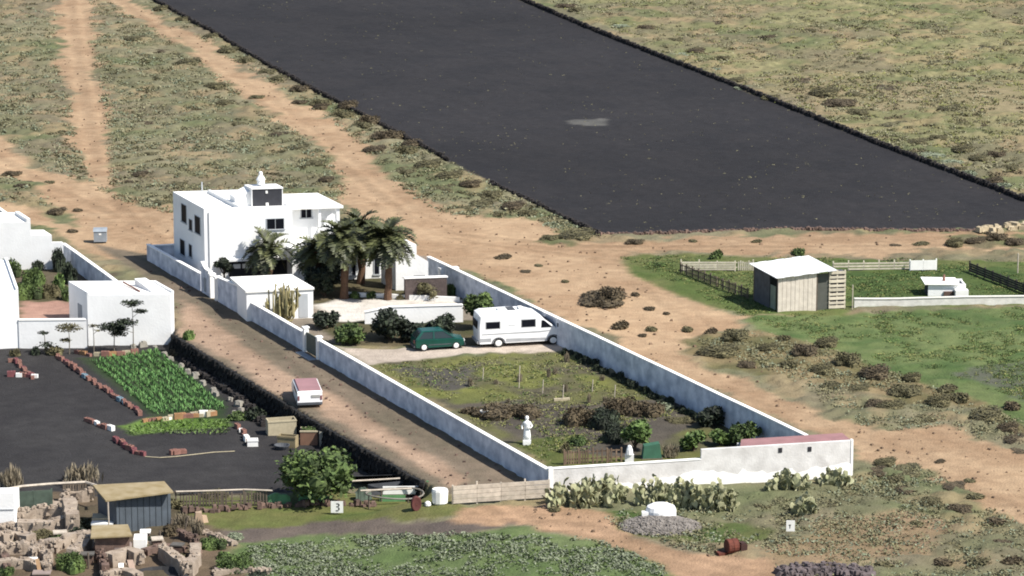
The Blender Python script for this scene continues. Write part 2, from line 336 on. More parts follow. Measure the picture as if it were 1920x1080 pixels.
def build_ground():
    xs = np.concatenate([np.linspace(-500,-80,15)[:-1], np.arange(-80,80.01,0.3), np.linspace(80,500,15)[1:]])
    ys = np.concatenate([np.linspace(70,172,14)[:-1], np.arange(172,300,0.42), np.arange(300,425,0.6), np.linspace(425,1500,20)])
    X, Y = np.meshgrid(xs, ys); nx, ny = len(xs), len(ys)
    Z = ground_z(X, Y)
    zz = Z-CH; D = Y*_c-zz*_s; PX = 960+F*X/D; PY = 540-F*(Y*_s+zz*_c)/D
    names = list(PAL); zi = np.zeros(X.shape, int)
    n1 = fbm(X, Y, 5, 3)-.5; n2 = fbm(X, Y, 1.3, 9)-.5
    n3 = fbm(X, Y, .7, 43, 2)-.5; jx = n1*80+n2*34+n3*22; jy = (fbm(X, Y, 5, 31)-.5)*28+(fbm(X, Y, 1.3, 37)-.5)*14+n3*7
    for nme, poly in ZONES:
        k = 0.12 if nme in SHARP else 1.0
        if nme in ('lane','yard','garden','pen','gardengreen','gardensoil','planting'): k = 0.1
        if nme in ('green','laneworn'): k = 0.4
        zi[inpoly(PX+jx*k, PY+jy*k, poly)] = names.index(nme)
    rough = np.array([ROUGH.get(n, 0.02) for n in names])[zi]
    for _ in range(2):
        rough = (rough+np.roll(rough,1,0)+np.roll(rough,-1,0)+np.roll(rough,1,1)+np.roll(rough,-1,1))/5
    inner = (np.abs(X) < 80) & (Y > 172) & (Y < 425)
    Z = Z+np.where(inner, rough*(sstep(.4,.75,fbm(X,Y,1.1,51,2))*1.6-0.3), 0)+np.where(inner, 0.05*(fbm(X,Y,2.5,77)-.5), 0)
    c1 = np.array([lin(*PAL[n][0]) for n in names]); c2 = np.array([lin(*PAL[n][1]) for n in names])
    t = sstep(.36,.64, fbm(X,Y,4.5,101,4))
    t2 = sstep(.3,.7, fbm(X,Y,1.1,131,2)); t = np.clip(.6*t+.4*t2,0,1)[...,None]
    col = c1[zi]*(1-t)+c2[zi]*t
    big = (0.86+0.28*fbm(X,Y,22,151,3))[...,None]; col = col*big
    green = lin(112,122,84); mauve = lin(142,128,108); dirtc = lin(184,160,124)
    sc = np.isin(zi, [names.index('scrub'), names.index('scrub_r'), names.index('shrubland')])
    ashm = (zi == names.index('ash')).astype(float)[...,None]; dirx = (X*math.cos(math.radians(25))+Y*math.sin(math.radians(25)))
    col = col*(1+ashm*(.06*np.sin(dirx*2*math.pi/2.2+2*(n1*3))[...,None]*fbm(X,Y,12,401)[...,None]+.22*(fbm(X,Y,18,411,4)-.5)[...,None]))
    gmix = (sc*sstep(.5,.66,fbm(X,Y,14,171,3))*.75)[...,None]; col = col*(1-gmix)+np.array(green)*gmix
    mmix = (sc*sstep(.5,.68,fbm(X,Y,9,191,3))*.55)[...,None]; col = col*(1-mmix)+np.array(mauve)*mmix
    dmix = (sc*sstep(.58,.66,fbm(X,Y,3.2,211,3))*.5)[...,None]; col = col*(1-dmix)+np.array(dirtc)*dmix
    RUTS = [([(215,-10),(330,80),(440,160),(560,240),(670,330),(760,400),(860,440),(1100,462),(1500,462),(1960,458)],.16),([(133,-20),(150,100),(170,220),(190,330),(240,400),(300,440)],.14),([(-40,270),(90,345),(200,395),(300,440),(345,520),(420,590),(560,690),(700,790),(840,880),(900,940),(960,975)],.16),
            ([(1170,490),(1000,470),(860,450),(700,380)],.10),([(1180,520),(1290,600),(1400,720),(1560,800),(1700,860),(1850,920),(1960,980)],.10),([(960,975),(1110,985),(1240,1030),(1400,1070)],.16),([(960,975),(700,985),(480,1005)],.08)]
    for pl, am in RUTS:
        w_ = [P(x, y)[:2] for x, y in pl]; d = np.full(X.shape, 1e9)
        for i in range(len(w_)-1):
            ax, ay = w_[i]; bx, by = w_[i+1]; dx, dy = bx-ax, by-ay; tt = np.clip(((X-ax)*dx+(Y-ay)*dy)/(dx*dx+dy*dy), 0, 1)
            d = np.minimum(d, np.hypot(X-ax-tt*dx, Y-ay-tt*dy))
        d = d+(fbm(X,Y,3,301)-.5)*.7
        col = col*(1+am*(.8*np.exp(-((d-.85)/.28)**2)-.9*np.exp(-(d/.45)**2)-.5*np.exp(-((d-1.5)/.3)**2)))[...,None]
        Z = Z-.05*np.exp(-((d-.85)/.3)**2)
    for a in range(1): col = (col*2+np.roll(col,1,1)+np.roll(col,-1,1))/4
    gx = np.gradient(Z, axis=1)/np.gradient(X, axis=1); gy = np.gradient(Z, axis=0)/np.gradient(Y, axis=0)
    N = np.stack([-gx,-gy,np.ones_like(gx)],-1); N /= np.linalg.norm(N,axis=-1)[...,None]
    onames = sorted(set(OBJ_OF.values())); oz = np.array([onames.index(OBJ_OF[n]) for n in names])[zi]
    fo = oz[:-1,:-1]; idx = np.arange(nx*ny).reshape(ny,nx)
    quad = np.stack([idx[:-1,:-1],idx[:-1,1:],idx[1:,1:],idx[1:,:-1]],-1).reshape(-1,4); fo = fo.reshape(-1)
    V = np.stack([X,Y,Z],-1).reshape(-1,3); col = col.reshape(-1,3); N = N.reshape(-1,3)
    m = bpy.data.materials.new('soil'); m.use_nodes = True; n = m.node_tree.nodes; l = m.node_tree.links
    b = n['Principled BSDF']; b.inputs['Roughness'].default_value = .95; b.inputs['Specular IOR Level'].default_value = .15
    at = n.new('ShaderNodeAttribute'); at.attribute_name = 'soil'
    co = n.new('ShaderNodeTexCoord')
    def noise(sc, de):
        q = n.new('ShaderNodeTexNoise'); q.inputs['Scale'].default_value = sc; q.inputs['Detail'].default_value = de
        l.new(co.outputs['Object'], q.inputs['Vector']); return q
    a, c_ = noise(1.4, 6), noise(6, 3)
    mr = n.new('ShaderNodeMapRange'); mr.inputs['From Min'].default_value=.3; mr.inputs['From Max'].default_value=.7; mr.inputs['To Min'].default_value=.86; mr.inputs['To Max'].default_value=1.14
    l.new(a.outputs['Fac'], mr.inputs['Value'])
    vm = n.new('ShaderNodeVectorMath'); vm.operation='SCALE'; l.new(at.outputs['Color'], vm.inputs[0]); l.new(mr.outputs['Result'], vm.inputs['Scale'])
    l.new(vm.outputs['Vector'], b.inputs['Base Color'])
    bp = n.new('ShaderNodeBump'); bp.inputs['Strength'].default_value=.6; bp.inputs['Distance'].default_value=.12
    l.new(c_.outputs['Fac'], bp.inputs['Height']); l.new(bp.outputs['Normal'], b.inputs['Normal'])
    for i, on in enumerate(onames):
        q = quad[fo == i]
        if not len(q): continue
        u, inv = np.unique(q.reshape(-1), return_inverse=True)
        me = bpy.data.meshes.new(on); me.from_pydata(V[u].tolist(), [], inv.reshape(-1,4).tolist())
        ca = me.color_attributes.new('soil', 'FLOAT_COLOR', 'POINT')
        ca.data.foreach_set('color', np.concatenate([col[u], np.ones((len(u),1))],1).reshape(-1).astype(np.float32))
        me.polygons.foreach_set('use_smooth', [True]*len(me.polygons))
        me.normals_split_custom_set_from_vertices(N[u].tolist())
        me.materials.append(m); o = bpy.data.objects.new(on, me); C.objects.link(o); o['kind'] = 'structure'
    return
build_ground()
def zone_mask(PX, PY):
    r = np.full(PX.shape, 'scrub', dtype=object)
    for nme, poly in ZONES: r[inpoly(PX, PY, poly)] = nme
    return r
# ------------------------------------------------------------------ frames
def ang(d): return (math.cos(math.radians(d)), math.sin(math.radians(d)))
def skew(O, du, dv, ref=(0,0,0)):
    U = ang(du); V = ang(dv)
    return lambda u, v, z: (O[0]+U[0]*u+V[0]*v-ref[0], O[1]+U[1]*u+V[1]*v-ref[1], z-ref[2])
VD = 114.5
def window(parent, fr, s0, s1, z0, z1, axis, off=0.0, mullions=1, name='window', glass=GLASS, fw=.07):
    """window on the wall v=off (axis 'u') or u=off (axis 'v'), set out of the wall a little"""
    f = MB(fr); g = MB(fr)
    def bx(mb, a0, a1, d0, d1, c0, c1):
        if axis == 'u': mb.box(a0, a1, off-d1, off-d0, c0, c1)
        else: mb.box(off-d1, off-d0, a0, a1, c0, c1)
    bx(f, s0, s1, -.05, .05, z1-fw, z1); bx(f, s0-.06, s1+.06, -.05, .1, z0-.05, z0+fw*.6)
    bx(f, s0, s0+fw, -.05, .048, z0+fw*.6, z1-fw); bx(f, s1-fw, s1, -.05, .048, z0+fw*.6, z1-fw)
    for i in range(mullions):
        c = s0+(s1-s0)*(i+1)/(mullions+1); bx(f, c-fw*.35, c+fw*.35, -.05, .046, z0+fw*.6, z1-fw)
    bx(g, s0+.02, s1-.02, -.05, .02, z0+.02, z1-.02)
    o = f.build(name, FRAMEW, parent); g.build('pane', glass, o); return o
def wallrun(name, label, pts, tops, th=.2, cap=.07, mats=(WALLP, CAPW), z0=0, group=None, cat='wall', capout=.05):
    """plastered wall along land points with a top height at each; body and capping"""
    ref = (pts[0][0], pts[0][1], 0)
    t = thing(name, label, cat, ref, 0, group); b = MB(); c = MB()
    n = len(pts); nor = []
    for i in range(n):
        a = Vector(pts[max(i-1,0)][:2]); e = Vector(pts[min(i+1,n-1)][:2]); d = (e-a).normalized(); nor.append(Vector((-d.y, d.x)))
    z0s = z0 if hasattr(z0,'__len__') else [z0-.3]*n
    def ring(i, hw, za, zb):
        p = Vector(pts[i][:2]); q = nor[i]*hw
        return [(p.x+q.x-ref[0],p.y+q.y-ref[1],za),(p.x-q.x-ref[0],p.y-q.y-ref[1],za),(p.x-q.x-ref[0],p.y-q.y-ref[1],zb),(p.x+q.x-ref[0],p.y+q.y-ref[1],zb)]
    for mb, hw, lo, hi in ((b, th/2, None, -cap), (c, th/2+capout, -cap, 0)):
        vs = []
        for i in range(n): vs += ring(i, hw, z0s[i] if lo is None else tops[i]+lo, tops[i]+hi)
        fs = []
        for i in range(n-1):
            for k in range(4): fs.append((i*4+k, (i+1)*4+k, (i+1)*4+(k+1)%4, i*4+(k+1)%4))
        fs += [(0,1,2,3), tuple((n-1)*4+k for k in (3,2,1,0))]
        mb.add(vs, fs)
    b.build('body', mats[0], t); c.build('capping', mats[1], t); return t
def interp(pa, pb, k): return tuple(pa[i]+(pb[i]-pa[i])*k for i in range(len(pa)))
def subdiv(pa, pb, n): return [interp(pa, pb, i/n) for i in range(n+1)]
# ------------------------------------------------------------------ compound walls
LW0 = P(278,488); LW1 = P(1032,925)
def LWx(px):   # point of the left wall's foot under column px
    lo, hi = 0., 1.
    for _ in range(40):
        k = (lo+hi)/2; p = interp(LW0, LW1, k)
        if proj(*p)[0] < px: lo = k
        else: hi = k
    return interp(LW0, LW1, lo)
def lw(a, b, ta, tb, name, label):
    A, B = LWx(a), LWx(b); hA, hB = TZ(A[1], ta), TZ(B[1], tb)
    pts = subdiv(A, B, 6); return wallrun(name, label, pts, [hA+(hB-hA)*i/6+random.uniform(-.012,.012) for i in range(7)])
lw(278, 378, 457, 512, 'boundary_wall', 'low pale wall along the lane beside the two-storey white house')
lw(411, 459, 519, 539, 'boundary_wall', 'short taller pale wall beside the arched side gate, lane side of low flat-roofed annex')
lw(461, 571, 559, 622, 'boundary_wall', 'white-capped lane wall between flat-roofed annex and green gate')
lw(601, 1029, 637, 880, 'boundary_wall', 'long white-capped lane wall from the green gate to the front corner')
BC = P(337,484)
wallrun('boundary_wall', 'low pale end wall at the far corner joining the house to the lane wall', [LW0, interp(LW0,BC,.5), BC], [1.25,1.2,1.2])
RW0 = P(803,480,2.0); RW1 = P(1512,815,2.0)
pts = subdiv((RW0[0],RW0[1],0), (RW1[0],RW1[1],0), 16)
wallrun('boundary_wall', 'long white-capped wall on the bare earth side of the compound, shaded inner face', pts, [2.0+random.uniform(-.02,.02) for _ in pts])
FW0 = P(1032,925); FW1 = P(1597,893)
fdir = Vector((FW1[0]-FW0[0], FW1[1]-FW0[1])).normalized(); fdeg = math.degrees(math.atan2(fdir.y, fdir.x))
fl = math.dist(FW0[:2], FW1[:2]); sp = onplane(FW0, fdir, 1315, 862)[0]
def frontwall():
    t = thing('front_wall', 'weathered grey front wall with whitewashed foot behind prickly pears', 'wall', FW0)
    fr = skew(FW0, fdeg, fdeg+90, FW0)
    b = MB(fr); N = 18
    h1 = [onplane(FW0, fdir, 1032, 880)[1], onplane(FW0, fdir, 1315, 862)[1]]; h2 = [onplane(FW0, fdir, 1315, 843)[1], onplane(FW0, fdir, 1597, 826)[1]]
    b.add([(0,0,-.3),(sp,0,-.3),(sp,.22,-.3),(0,.22,-.3),(0,0,h1[0]),(sp,0,h1[1]),(sp,.22,h1[1]),(0,.22,h1[0])],[(0,1,5,4),(1,2,6,5),(2,3,7,6),(3,0,4,7)])
    b.add([(sp,-.004,-.3),(fl,-.004,-.3),(fl,.22,-.3),(sp,.22,-.3),(sp,-.004,h2[0]),(fl,-.004,h2[1]),(fl,.22,h2[1]),(sp,.22,h2[0])],[(0,1,5,4),(1,2,6,5),(2,3,7,6),(3,0,4,7),(4,5,6,7)])
    b.build('body', RENDER_, t)
    c = MB(fr)
    c.add([(0,-.03,h1[0]),(sp-.01,-.03,h1[1]),(sp-.01,.25,h1[1]),(0,.25,h1[0]),(0,-.03,h1[0]+.06),(sp-.01,-.03,h1[1]+.06),(sp-.01,.25,h1[1]+.06),(0,.25,h1[0]+.06)],[(0,3,2,1),(4,5,6,7),(0,1,5,4),(1,2,6,5),(2,3,7,6),(3,0,4,7)])
    c.build('capping', CAPW, t)
    MB(fr).box(-.12,.16,-.05,.3,-.3,h1[0]+.08).build('end_pier', CAPW, t); MB(fr).box(fl-.09,fl+.05,-.04,.26,-.3,h2[1]+.04).build('end_pier', CAPW, t)
    # whitewash along the foot with a ragged upper edge
    wv = []; wf = []; n = 60
    for i in range(n+1):
        s = .17+(fl-.27)*i/n; z = .62+.28*math.sin(s*.7+1)+random.uniform(-.12,.12)+(.25 if sp+2.5 < s < sp+6 else 0)
        if s < 3.2: z = .25
        wv += [(s,-.03,-.3),(s,-.03,max(.1,z))]
    for i in range(n): wf.append((2*i,2*i+2,2*i+3,2*i+1))
    o = MB(fr).add(wv, wf).build('whitewash', WASH, t)
    for q in (1463, 1518):
        s, z = onplane(FW0, fdir, q, 844 if q < 1500 else 842)
        MB(fr).box(s-.12,s+.12,-.035,-.006,z-.15,z+.15).build('vent', DARK, t)
    # lean-to behind the taller end
    t2 = thing('lean_to', 'low lean-to with faded red roof behind the tall end of front wall', 'shed', FW0)
    s0 = onplane(FW0, fdir, 1390, 835)[0]
    MB(fr).prism([(s0,.24),(fl-.1,.24),(fl-.1,1.9),(s0+.5,1.9)], h2[0]-.2, [h2[0]+.03,h2[1]+.03,h2[1]-.02,h2[0]-.02]).build('roof', PINKROOF, t2)
    MB(fr).box(s0+.2, fl-.15, 1.65, 1.8, -.2, h2[0]-.21).build('back_wall', RENDER_, t2)
    return fr
FFR = frontwall()
# ------------------------------------------------------------------ white two-storey house
HO = P(385,527); HU = 9.0
hfr = skew(HO, HU, VD, HO); hU = ang(HU); hV = ang(VD)
def hleft(px, py): return onplane(HO, hV, px, py)
def hfront(px, py, v=0.0): return onplane((HO[0]+hV[0]*v, HO[1]+hV[1]*v), hU, px, py)
def house():
    t = thing('white_house', 'two-storey white flat-roofed house with rooftop stair block behind the palms', 'house', HO)
    uw = 6.9; vd = 7.4; h = TZ(HO[1], 396)-.02
    b = MB(hfr); b.box(0, uw, 0, vd, -.2, h)
    b.box(uw, 11.2, 2.2, vd-.6, -.2, h-.35)        # set-back wing
    b.box(6.4, 16.2, -1.2, 2.2, -.2, 2.6)         # ground-floor rooms behind the palms
    b.build('walls', WHITE, t)
    r = MB(hfr)
    r.box(.18, uw-.18, .18, vd-.18, h, h+.03); r.build('roof', ROOFW, t)
    pr_ = MB(hfr)
    pr_.box(0, uw, 0, .18, h, h+.22); pr_.box(0, uw, vd-.18, vd, h, h+.22); pr_.box(0,.18,.18,vd-.18,h,h+.22); pr_.box(uw-.18,uw,.18,vd-.18,h,h+.22)
    pr_.box(2.75,2.93,.18,vd-.18,h+.03,h+.32)
    pr_.build('parapet', WHITE, t)
    r2 = MB(hfr); r2.box(uw+.02, 11.4, 1.3, vd-.5, h-.35, h-.15); r2.build('roof_slab', ROOFW, t)
    # stair block: three walls, slab, black panel standing in for the open front's shade
    s0, s1 = 4.15, 6.6; z1 = h+1.4; v0 = 1.2
    st = MB(hfr); st.box(s0,s0+.06,v0,2.65,h+.03,z1); st.box(s1-.06,s1,v0,2.65,h+.03,z1); st.box(s0+.06,s1-.06,2.55,2.65,h+.03,z1)
    sb = st.build('stair_block', WHITE, t)
    MB(hfr).box(s0-.03,s1+.03,v0-.05,2.75,z1,z1+.1).build('roof_slab', WHITE, sb)
    MB(hfr).box(s0+.06,s1-.06,v0+.02,v0+.12,h+.03,z1).build('stair_front_shade', mat('stair_shade_black', (.022,.023,.03), .7, .2, 2), sb)
    mq = MB(hfr); mq.prism([(2.95,v0+.3),(s0-.01,v0+.3),(s0-.01,2.7),(2.95,2.7)], h+.03, [h+.7,h+1.2,h+1.4,h+.8]); mq.build('stair_roof', WHITE, sb)
    d = MB(hfr); d.box(s0+1.1,s0+1.3,v0-.06,v0+.01,h+.03,h+.3); d.box(s0+1.1,s0+1.25,v0-.05,v0+.01,h+1.05,h+1.25); d.build('tap_box', WHITEP, sb)
    ch = MB(); cx = hfr(5.2, 2.1, 0)
    ch.lathe((cx[0],cx[1],0), [(.3,z1+.2),(.3,z1+.55),(.36,z1+.6),(.32,z1+.7),(.16,z1+.95),(.14,z1+1.2),(.03,z1+1.25)], 10); ch.build('chimney', WHITE, t, smooth=False)
    MB(hfr).box(1.9,1.99,6.2,6.29,h+.03,h+1.15).build('roof_post', FRAMEW, t)
    q = MB(hfr); q.tube([(6.3,5.6,h+.2),(6.3,5.6,h+1.5)], .03, 5); q.tube([(6.0,5.6,h+1.3),(6.6,5.6,h+1.3)], .02, 4); q.tube([(6.1,5.6,h+1.45),(6.5,5.6,h+1.45)], .02, 4); q.build('aerial', GREYB, t)
    q = MB(hfr); q.tube([(.35,-.05,.2),(.35,-.05,h-.1)], .045, 6); q.build('drainpipe', FRAMEW, t)
    # shaded side windows, taken from the photograph's openings
    for (x0,x1,y0,y1) in ((341,350,383,417),(355,361,411,432),(366,376,405,438),(338.5,347,449,478),(355,360.5,458,482)):
        sa = hleft(x0,y1); sc = hleft(x1,y0); xm = (x0+x1)/2
        za = hleft(xm,y1)[1]; zb = hleft(xm,y0)[1]; a0, a1 = sorted((sa[0], sc[0]))
        window(t, hfr, a0, a1, za, zb, 'v', 0.0, 0, fw=.04)
    za = hfront(515,430)[1]; zb = hfront(515,409)[1]; a0 = hfront(499,420)[0]; a1 = hfront(533,420)[0]
    window(t, hfr, a0, a1, za, zb, 'u', 0.0, 1, fw=.05)
    a0 = hfront(563,400,2.2)[0]; a1 = hfront(585,400,2.2)[0]
    window(t, hfr, a0, a1, hfront(570,409,2.2)[1], hfront(570,389,2.2)[1], 'u', 2.2, 1)
    m = MB(hfr); m.box(10.9,11.15,1.45,1.7,2.6,h-.35); m.build('porch_pillar', WHITE, t); m = MB(hfr); m.box(9.5,9.7,1.5,1.7,2.6,h-.35); m.build('porch_pillar', WHITE, t)
    m = MB(hfr)
    m.add([(9.75,1.52,2.6),(10.88,1.52,2.6),(10.88,1.52,4.6),(10.6,1.52,4.8),(10.2,1.52,4.5),(9.75,1.52,3.6),
           (9.75,1.62,2.6),(10.88,1.62,2.6),(10.88,1.62,4.6),(10.6,1.62,4.8),(10.2,1.62,4.5),(9.75,1.62,3.6)],
          [(0,1,2,3,4,5),(11,10,9,8,7,6),(0,6,7,1),(1,7,8,2),(2,8,9,3),(3,9,10,4),(4,10,11,5),(5,11,6,0)])
    m.build('balcony_screen', WHITE, t)
    # porch: thin canopy, dark panel painting the shade under it, white shutters
    zc = hfront(455,487,-.5)[1]; u0 = hfront(428,487,-.5)[0]; u1 = hfront(492,487,-.5)[0]
    p = MB(hfr); p.box(u0,u1+3.2,-.55,0,zc-.12,zc+.06); p.build('canopy', WHITE, t)
    MB(hfr).box(u0+.2,u1+3,-.08,-.003,.1,zc-.12).build('porch_shade_panel', DARK, t)
    for i in range(4):
        q = MB(hfr); a = u0+.5+i*.72; q.box(a,a+.56,-.16,-.09,.95,zc-.42); q.build('shutter', WHITEP, t)
    for px0, px1, y0, y1 in ((700,712,498,528),(727,737,488,520),(658,668,500,530)):
        a0 = hfront(px0,500,-1.2)[0]; a1 = hfront(px1,500,-1.2)[0]
        window(t, hfr, a0, a1, .3, 2.2, 'u', -1.2, 0, name='door')
    return h
HH = house()
# ------------------------------------------------------------------ annex before the house, by the lane
AO = P(545,602); 
def annex():
    t = thing('flat_roof_annex', 'low white flat-roofed annex behind the candelabra cactus by lane wall', 'building', AO)
    # outline from its roof corners at height 2.3
    z = 2.3; c = [P(462,546,z),P(587,540,z),P(545,516,z),P(433,521,z)]
    z = 2.35
    pts = [(p[0]-AO[0],p[1]-AO[1]) for p in c]
    MB().prism(pts, -.2, z-.15).build('walls', WHITE, t)
    pin = [(p[0]*1,p[1]*1) for p in pts]; cx = sum(p[0] for p in pts)/4; cy = sum(p[1] for p in pts)/4
    big = [(cx+(p[0]-cx)*1.03, cy+(p[1]-cy)*1.05) for p in pts]
    MB().prism(big, z-.15, z).build('roof', ROOFW, t)
    d = MB(); A = Vector(pts[0]+(0,)); B = Vector(pts[1]+(0,)); u = (B-A).normalized(); nrm = Vector((u.y,-u.x,0))
    q0 = A+u*3.9+nrm*.0; q1 = A+u*4.6
    d.add([tuple(q0+nrm*.03+Vector((0,0,.1))),tuple(q1+nrm*.03+Vector((0,0,.1))),tuple(q1+nrm*.03+Vector((0,0,1.9))),tuple(q0+nrm*.03+Vector((0,0,1.9))),
           tuple(q0-nrm*.02+Vector((0,0,.1))),tuple(q1-nrm*.02+Vector((0,0,.1))),tuple(q1-nrm*.02+Vector((0,0,1.9))),tuple(q0-nrm*.02+Vector((0,0,1.9)))],
          [(0,1,2,3),(7,6,5,4),(0,4,5,1),(1,5,6,2),(2,6,7,3),(3,7,4,0)])
    d.build('door', FRAMEW, t)
annex()
# side gate with pillars and curved cap on the lane
def gates():
    A, B = LWx(381), LWx(410)
    d = Vector((B[0]-A[0], B[1]-A[1])); L = d.length; deg = math.degrees(math.atan2(d.y,d.x))
    t = thing('gateway', 'pale plaster side gateway with two pillars and curved cap on lane', 'gateway', A); fr = skew(A, deg, deg+90, A)
    h = 1.9
    w_ = MB(fr); w_.box(-.1,.4,-.12,.12,-.2,h+.1); w_.box(.4,L*.55,-.1,.1,-.2,h-.1); w_.build('wall', WALLP, t)
    for u in (L*.55, L-.35):
        m = MB(fr); m.box(u,u+.32,-.2,.2,-.2,h-.15); q = m.build('pillar', CAPW, t); MB(fr).box(u-.06,u+.38,-.26,.26,h-.15,h).build('pillar_cap', CAPW, q)
    c = MB(fr)
    pr0 = [(u, h+.12+.42*math.exp(-((u-.0)/.55)**2)) for u in np.linspace(-.15, L*.55-.08, 9)]
    vs = []
    for u, z in pr0: vs += [(u,-.16,z),(u,.16,z),(u,.16,z-.14),(u,-.16,z-.14)]
    fs = [(0,3,2,1),(32,33,34,35)]
    for i in range(8):
        for k in range(4): fs.append((4*i+k,4*i+(k+1)%4,4*i+4+(k+1)%4,4*i+4+k))
    c.add(vs, fs); c.build('capping', CAPW, t)
    MB(fr).box(.55,1.0,-.14,-.1,.2,1.3).build('meter_door', GREYB, t)
    A, B = LWx(572), LWx(600); d = Vector((B[0]-A[0], B[1]-A[1])); L = d.length; deg = math.degrees(math.atan2(d.y,d.x))
    t = thing('gate', 'grey-green metal gate between two white pillars in lane wall', 'gate', A); fr = skew(A, deg, deg+90, A)
    for u, hh in ((0,1.75),(L-.3,1.6)):
        m = MB(fr); m.box(u,u+.32,-.18,.18,-.2,hh); q = m.build('pillar', CAPW, t); MB(fr).box(u-.05,u+.37,-.23,.23,hh,hh+.1).build('pillar_cap', CAPW, q)
    g = MB(fr); L0 = .34; L1 = L-.32
    n = 9
    for i in range(n): a = L0+(L1-L0)*i/n; g.box(a+.02,a+(L1-L0)/n-.02,-.03,.03,.08,1.5)
    g.box(L0,L1,-.05,.05,.2,.28); g.box(L0,L1,-.05,.05,1.3,1.38); g.build('leaf', mat('gate_paint', lin(112,122,112), .6, .1, 2), t)
    s = MB(fr); s.box(.1,L-.1,-.8,-.25,-.1,.05); s.build('step', GREYB, t)
gates()
# right wing: white arch-ended wall, pillars, walled planter
def right_wing():
    O = P(742,545); t = thing('garden_room', 'white garden room wall with sloping end and pillars beside palm trunk', 'building', O)
    fr = skew(O, HU, VD, O); f = lambda px, py: onplane(O, hU, px, py)
    a0 = f(742,500)[0]; a1 = f(772,500)[0]; a2 = f(803,500)[0]; zt = f(755,458)[1]; z2 = f(803,490)[1]
    b = MB(fr)
    vs = [(a0,0,-.2),(a2,0,-.2),(a2,0,z2),(a1,0,zt-.6),(a1-.15,0,zt),(a0,0,zt-.1)]
    vs += [(x,.22,z) for x,y,z in vs]
    b.add(vs, [(0,1,2,3,4,5),(11,10,9,8,7,6)]+[(i,i+6,(i+1)%6+6,(i+1)%6) for i in range(6)])
    b.box(a0,a0+.2,.22,3,-.2,zt-.2); b.build('wall', WHITE, t)
    c = MB(fr); c.box(a1+.15,a2-.25,-.03,-.004,.5,1.15); c.build('opening_shade', DGREY, t)  # dark plate on the solid wall stands in for a shaded hole
    # planter wall in front
    O2 = P(760,562); t2 = thing('planter_wall', 'dark stone planter wall with pale coping beside the palms', 'wall', O2)
    f2 = lambda px, py: onplane(O2, hU, px, py); fr2 = skew(O2, HU, VD, O2)
    L = f2(838,540)[0]; zt = f2(800,519)[1]
    MB(fr2).box(0,L,0,.25,-.2,zt-.1).build('body', mat('planter_stone', lin(112,98,94), .95, .25, 3, .5), t2)
    MB(fr2).box(-.08,L+.06,-.06,.32,zt-.1,zt).build('coping', CAPW, t2)
    O3 = P(826,543); t3 = thing('white_pillar', 'white boundary pillar block beside the far wall corner', 'pillar', O3)
    fr3 = skew(O3, HU, VD, O3); f3 = lambda px, py: onplane(O3, hU, px, py)
    q = MB(fr3); q.box(0,f3(850,530)[0],0,.5,-.2,f3(838,503)[1]); q.build('block', WHITE, t3)
    q = MB(fr3); a = f3(851.5,530)[0]; q.box(a,a+.4,0,.45,-.2,f3(838,503)[1]+.05); q.build('post', WHITE, t3)
    O4 = P(640,556); t4 = thing('low_garden_wall', 'low pale garden wall edging the palm bed above the terrace', 'wall', O4)
    e = P(862,566); pts = [(0,0),(e[0]-O4[0],e[1]-O4[1]),(e[0]-O4[0]-.1,e[1]-O4[1]+.2),(-.1,.2)]
    MB().prism(pts, -.2, .35).build('body', CAPW, t4)
right_wing()
wallrun('terrace_wall', 'white terrace wall across the yard behind car and motorhome', subdiv(P(684,607),P(868,603),4), [.95,1.3,1.32,1.33,1.34], th=.25, mats=(WHITE, CAPW))
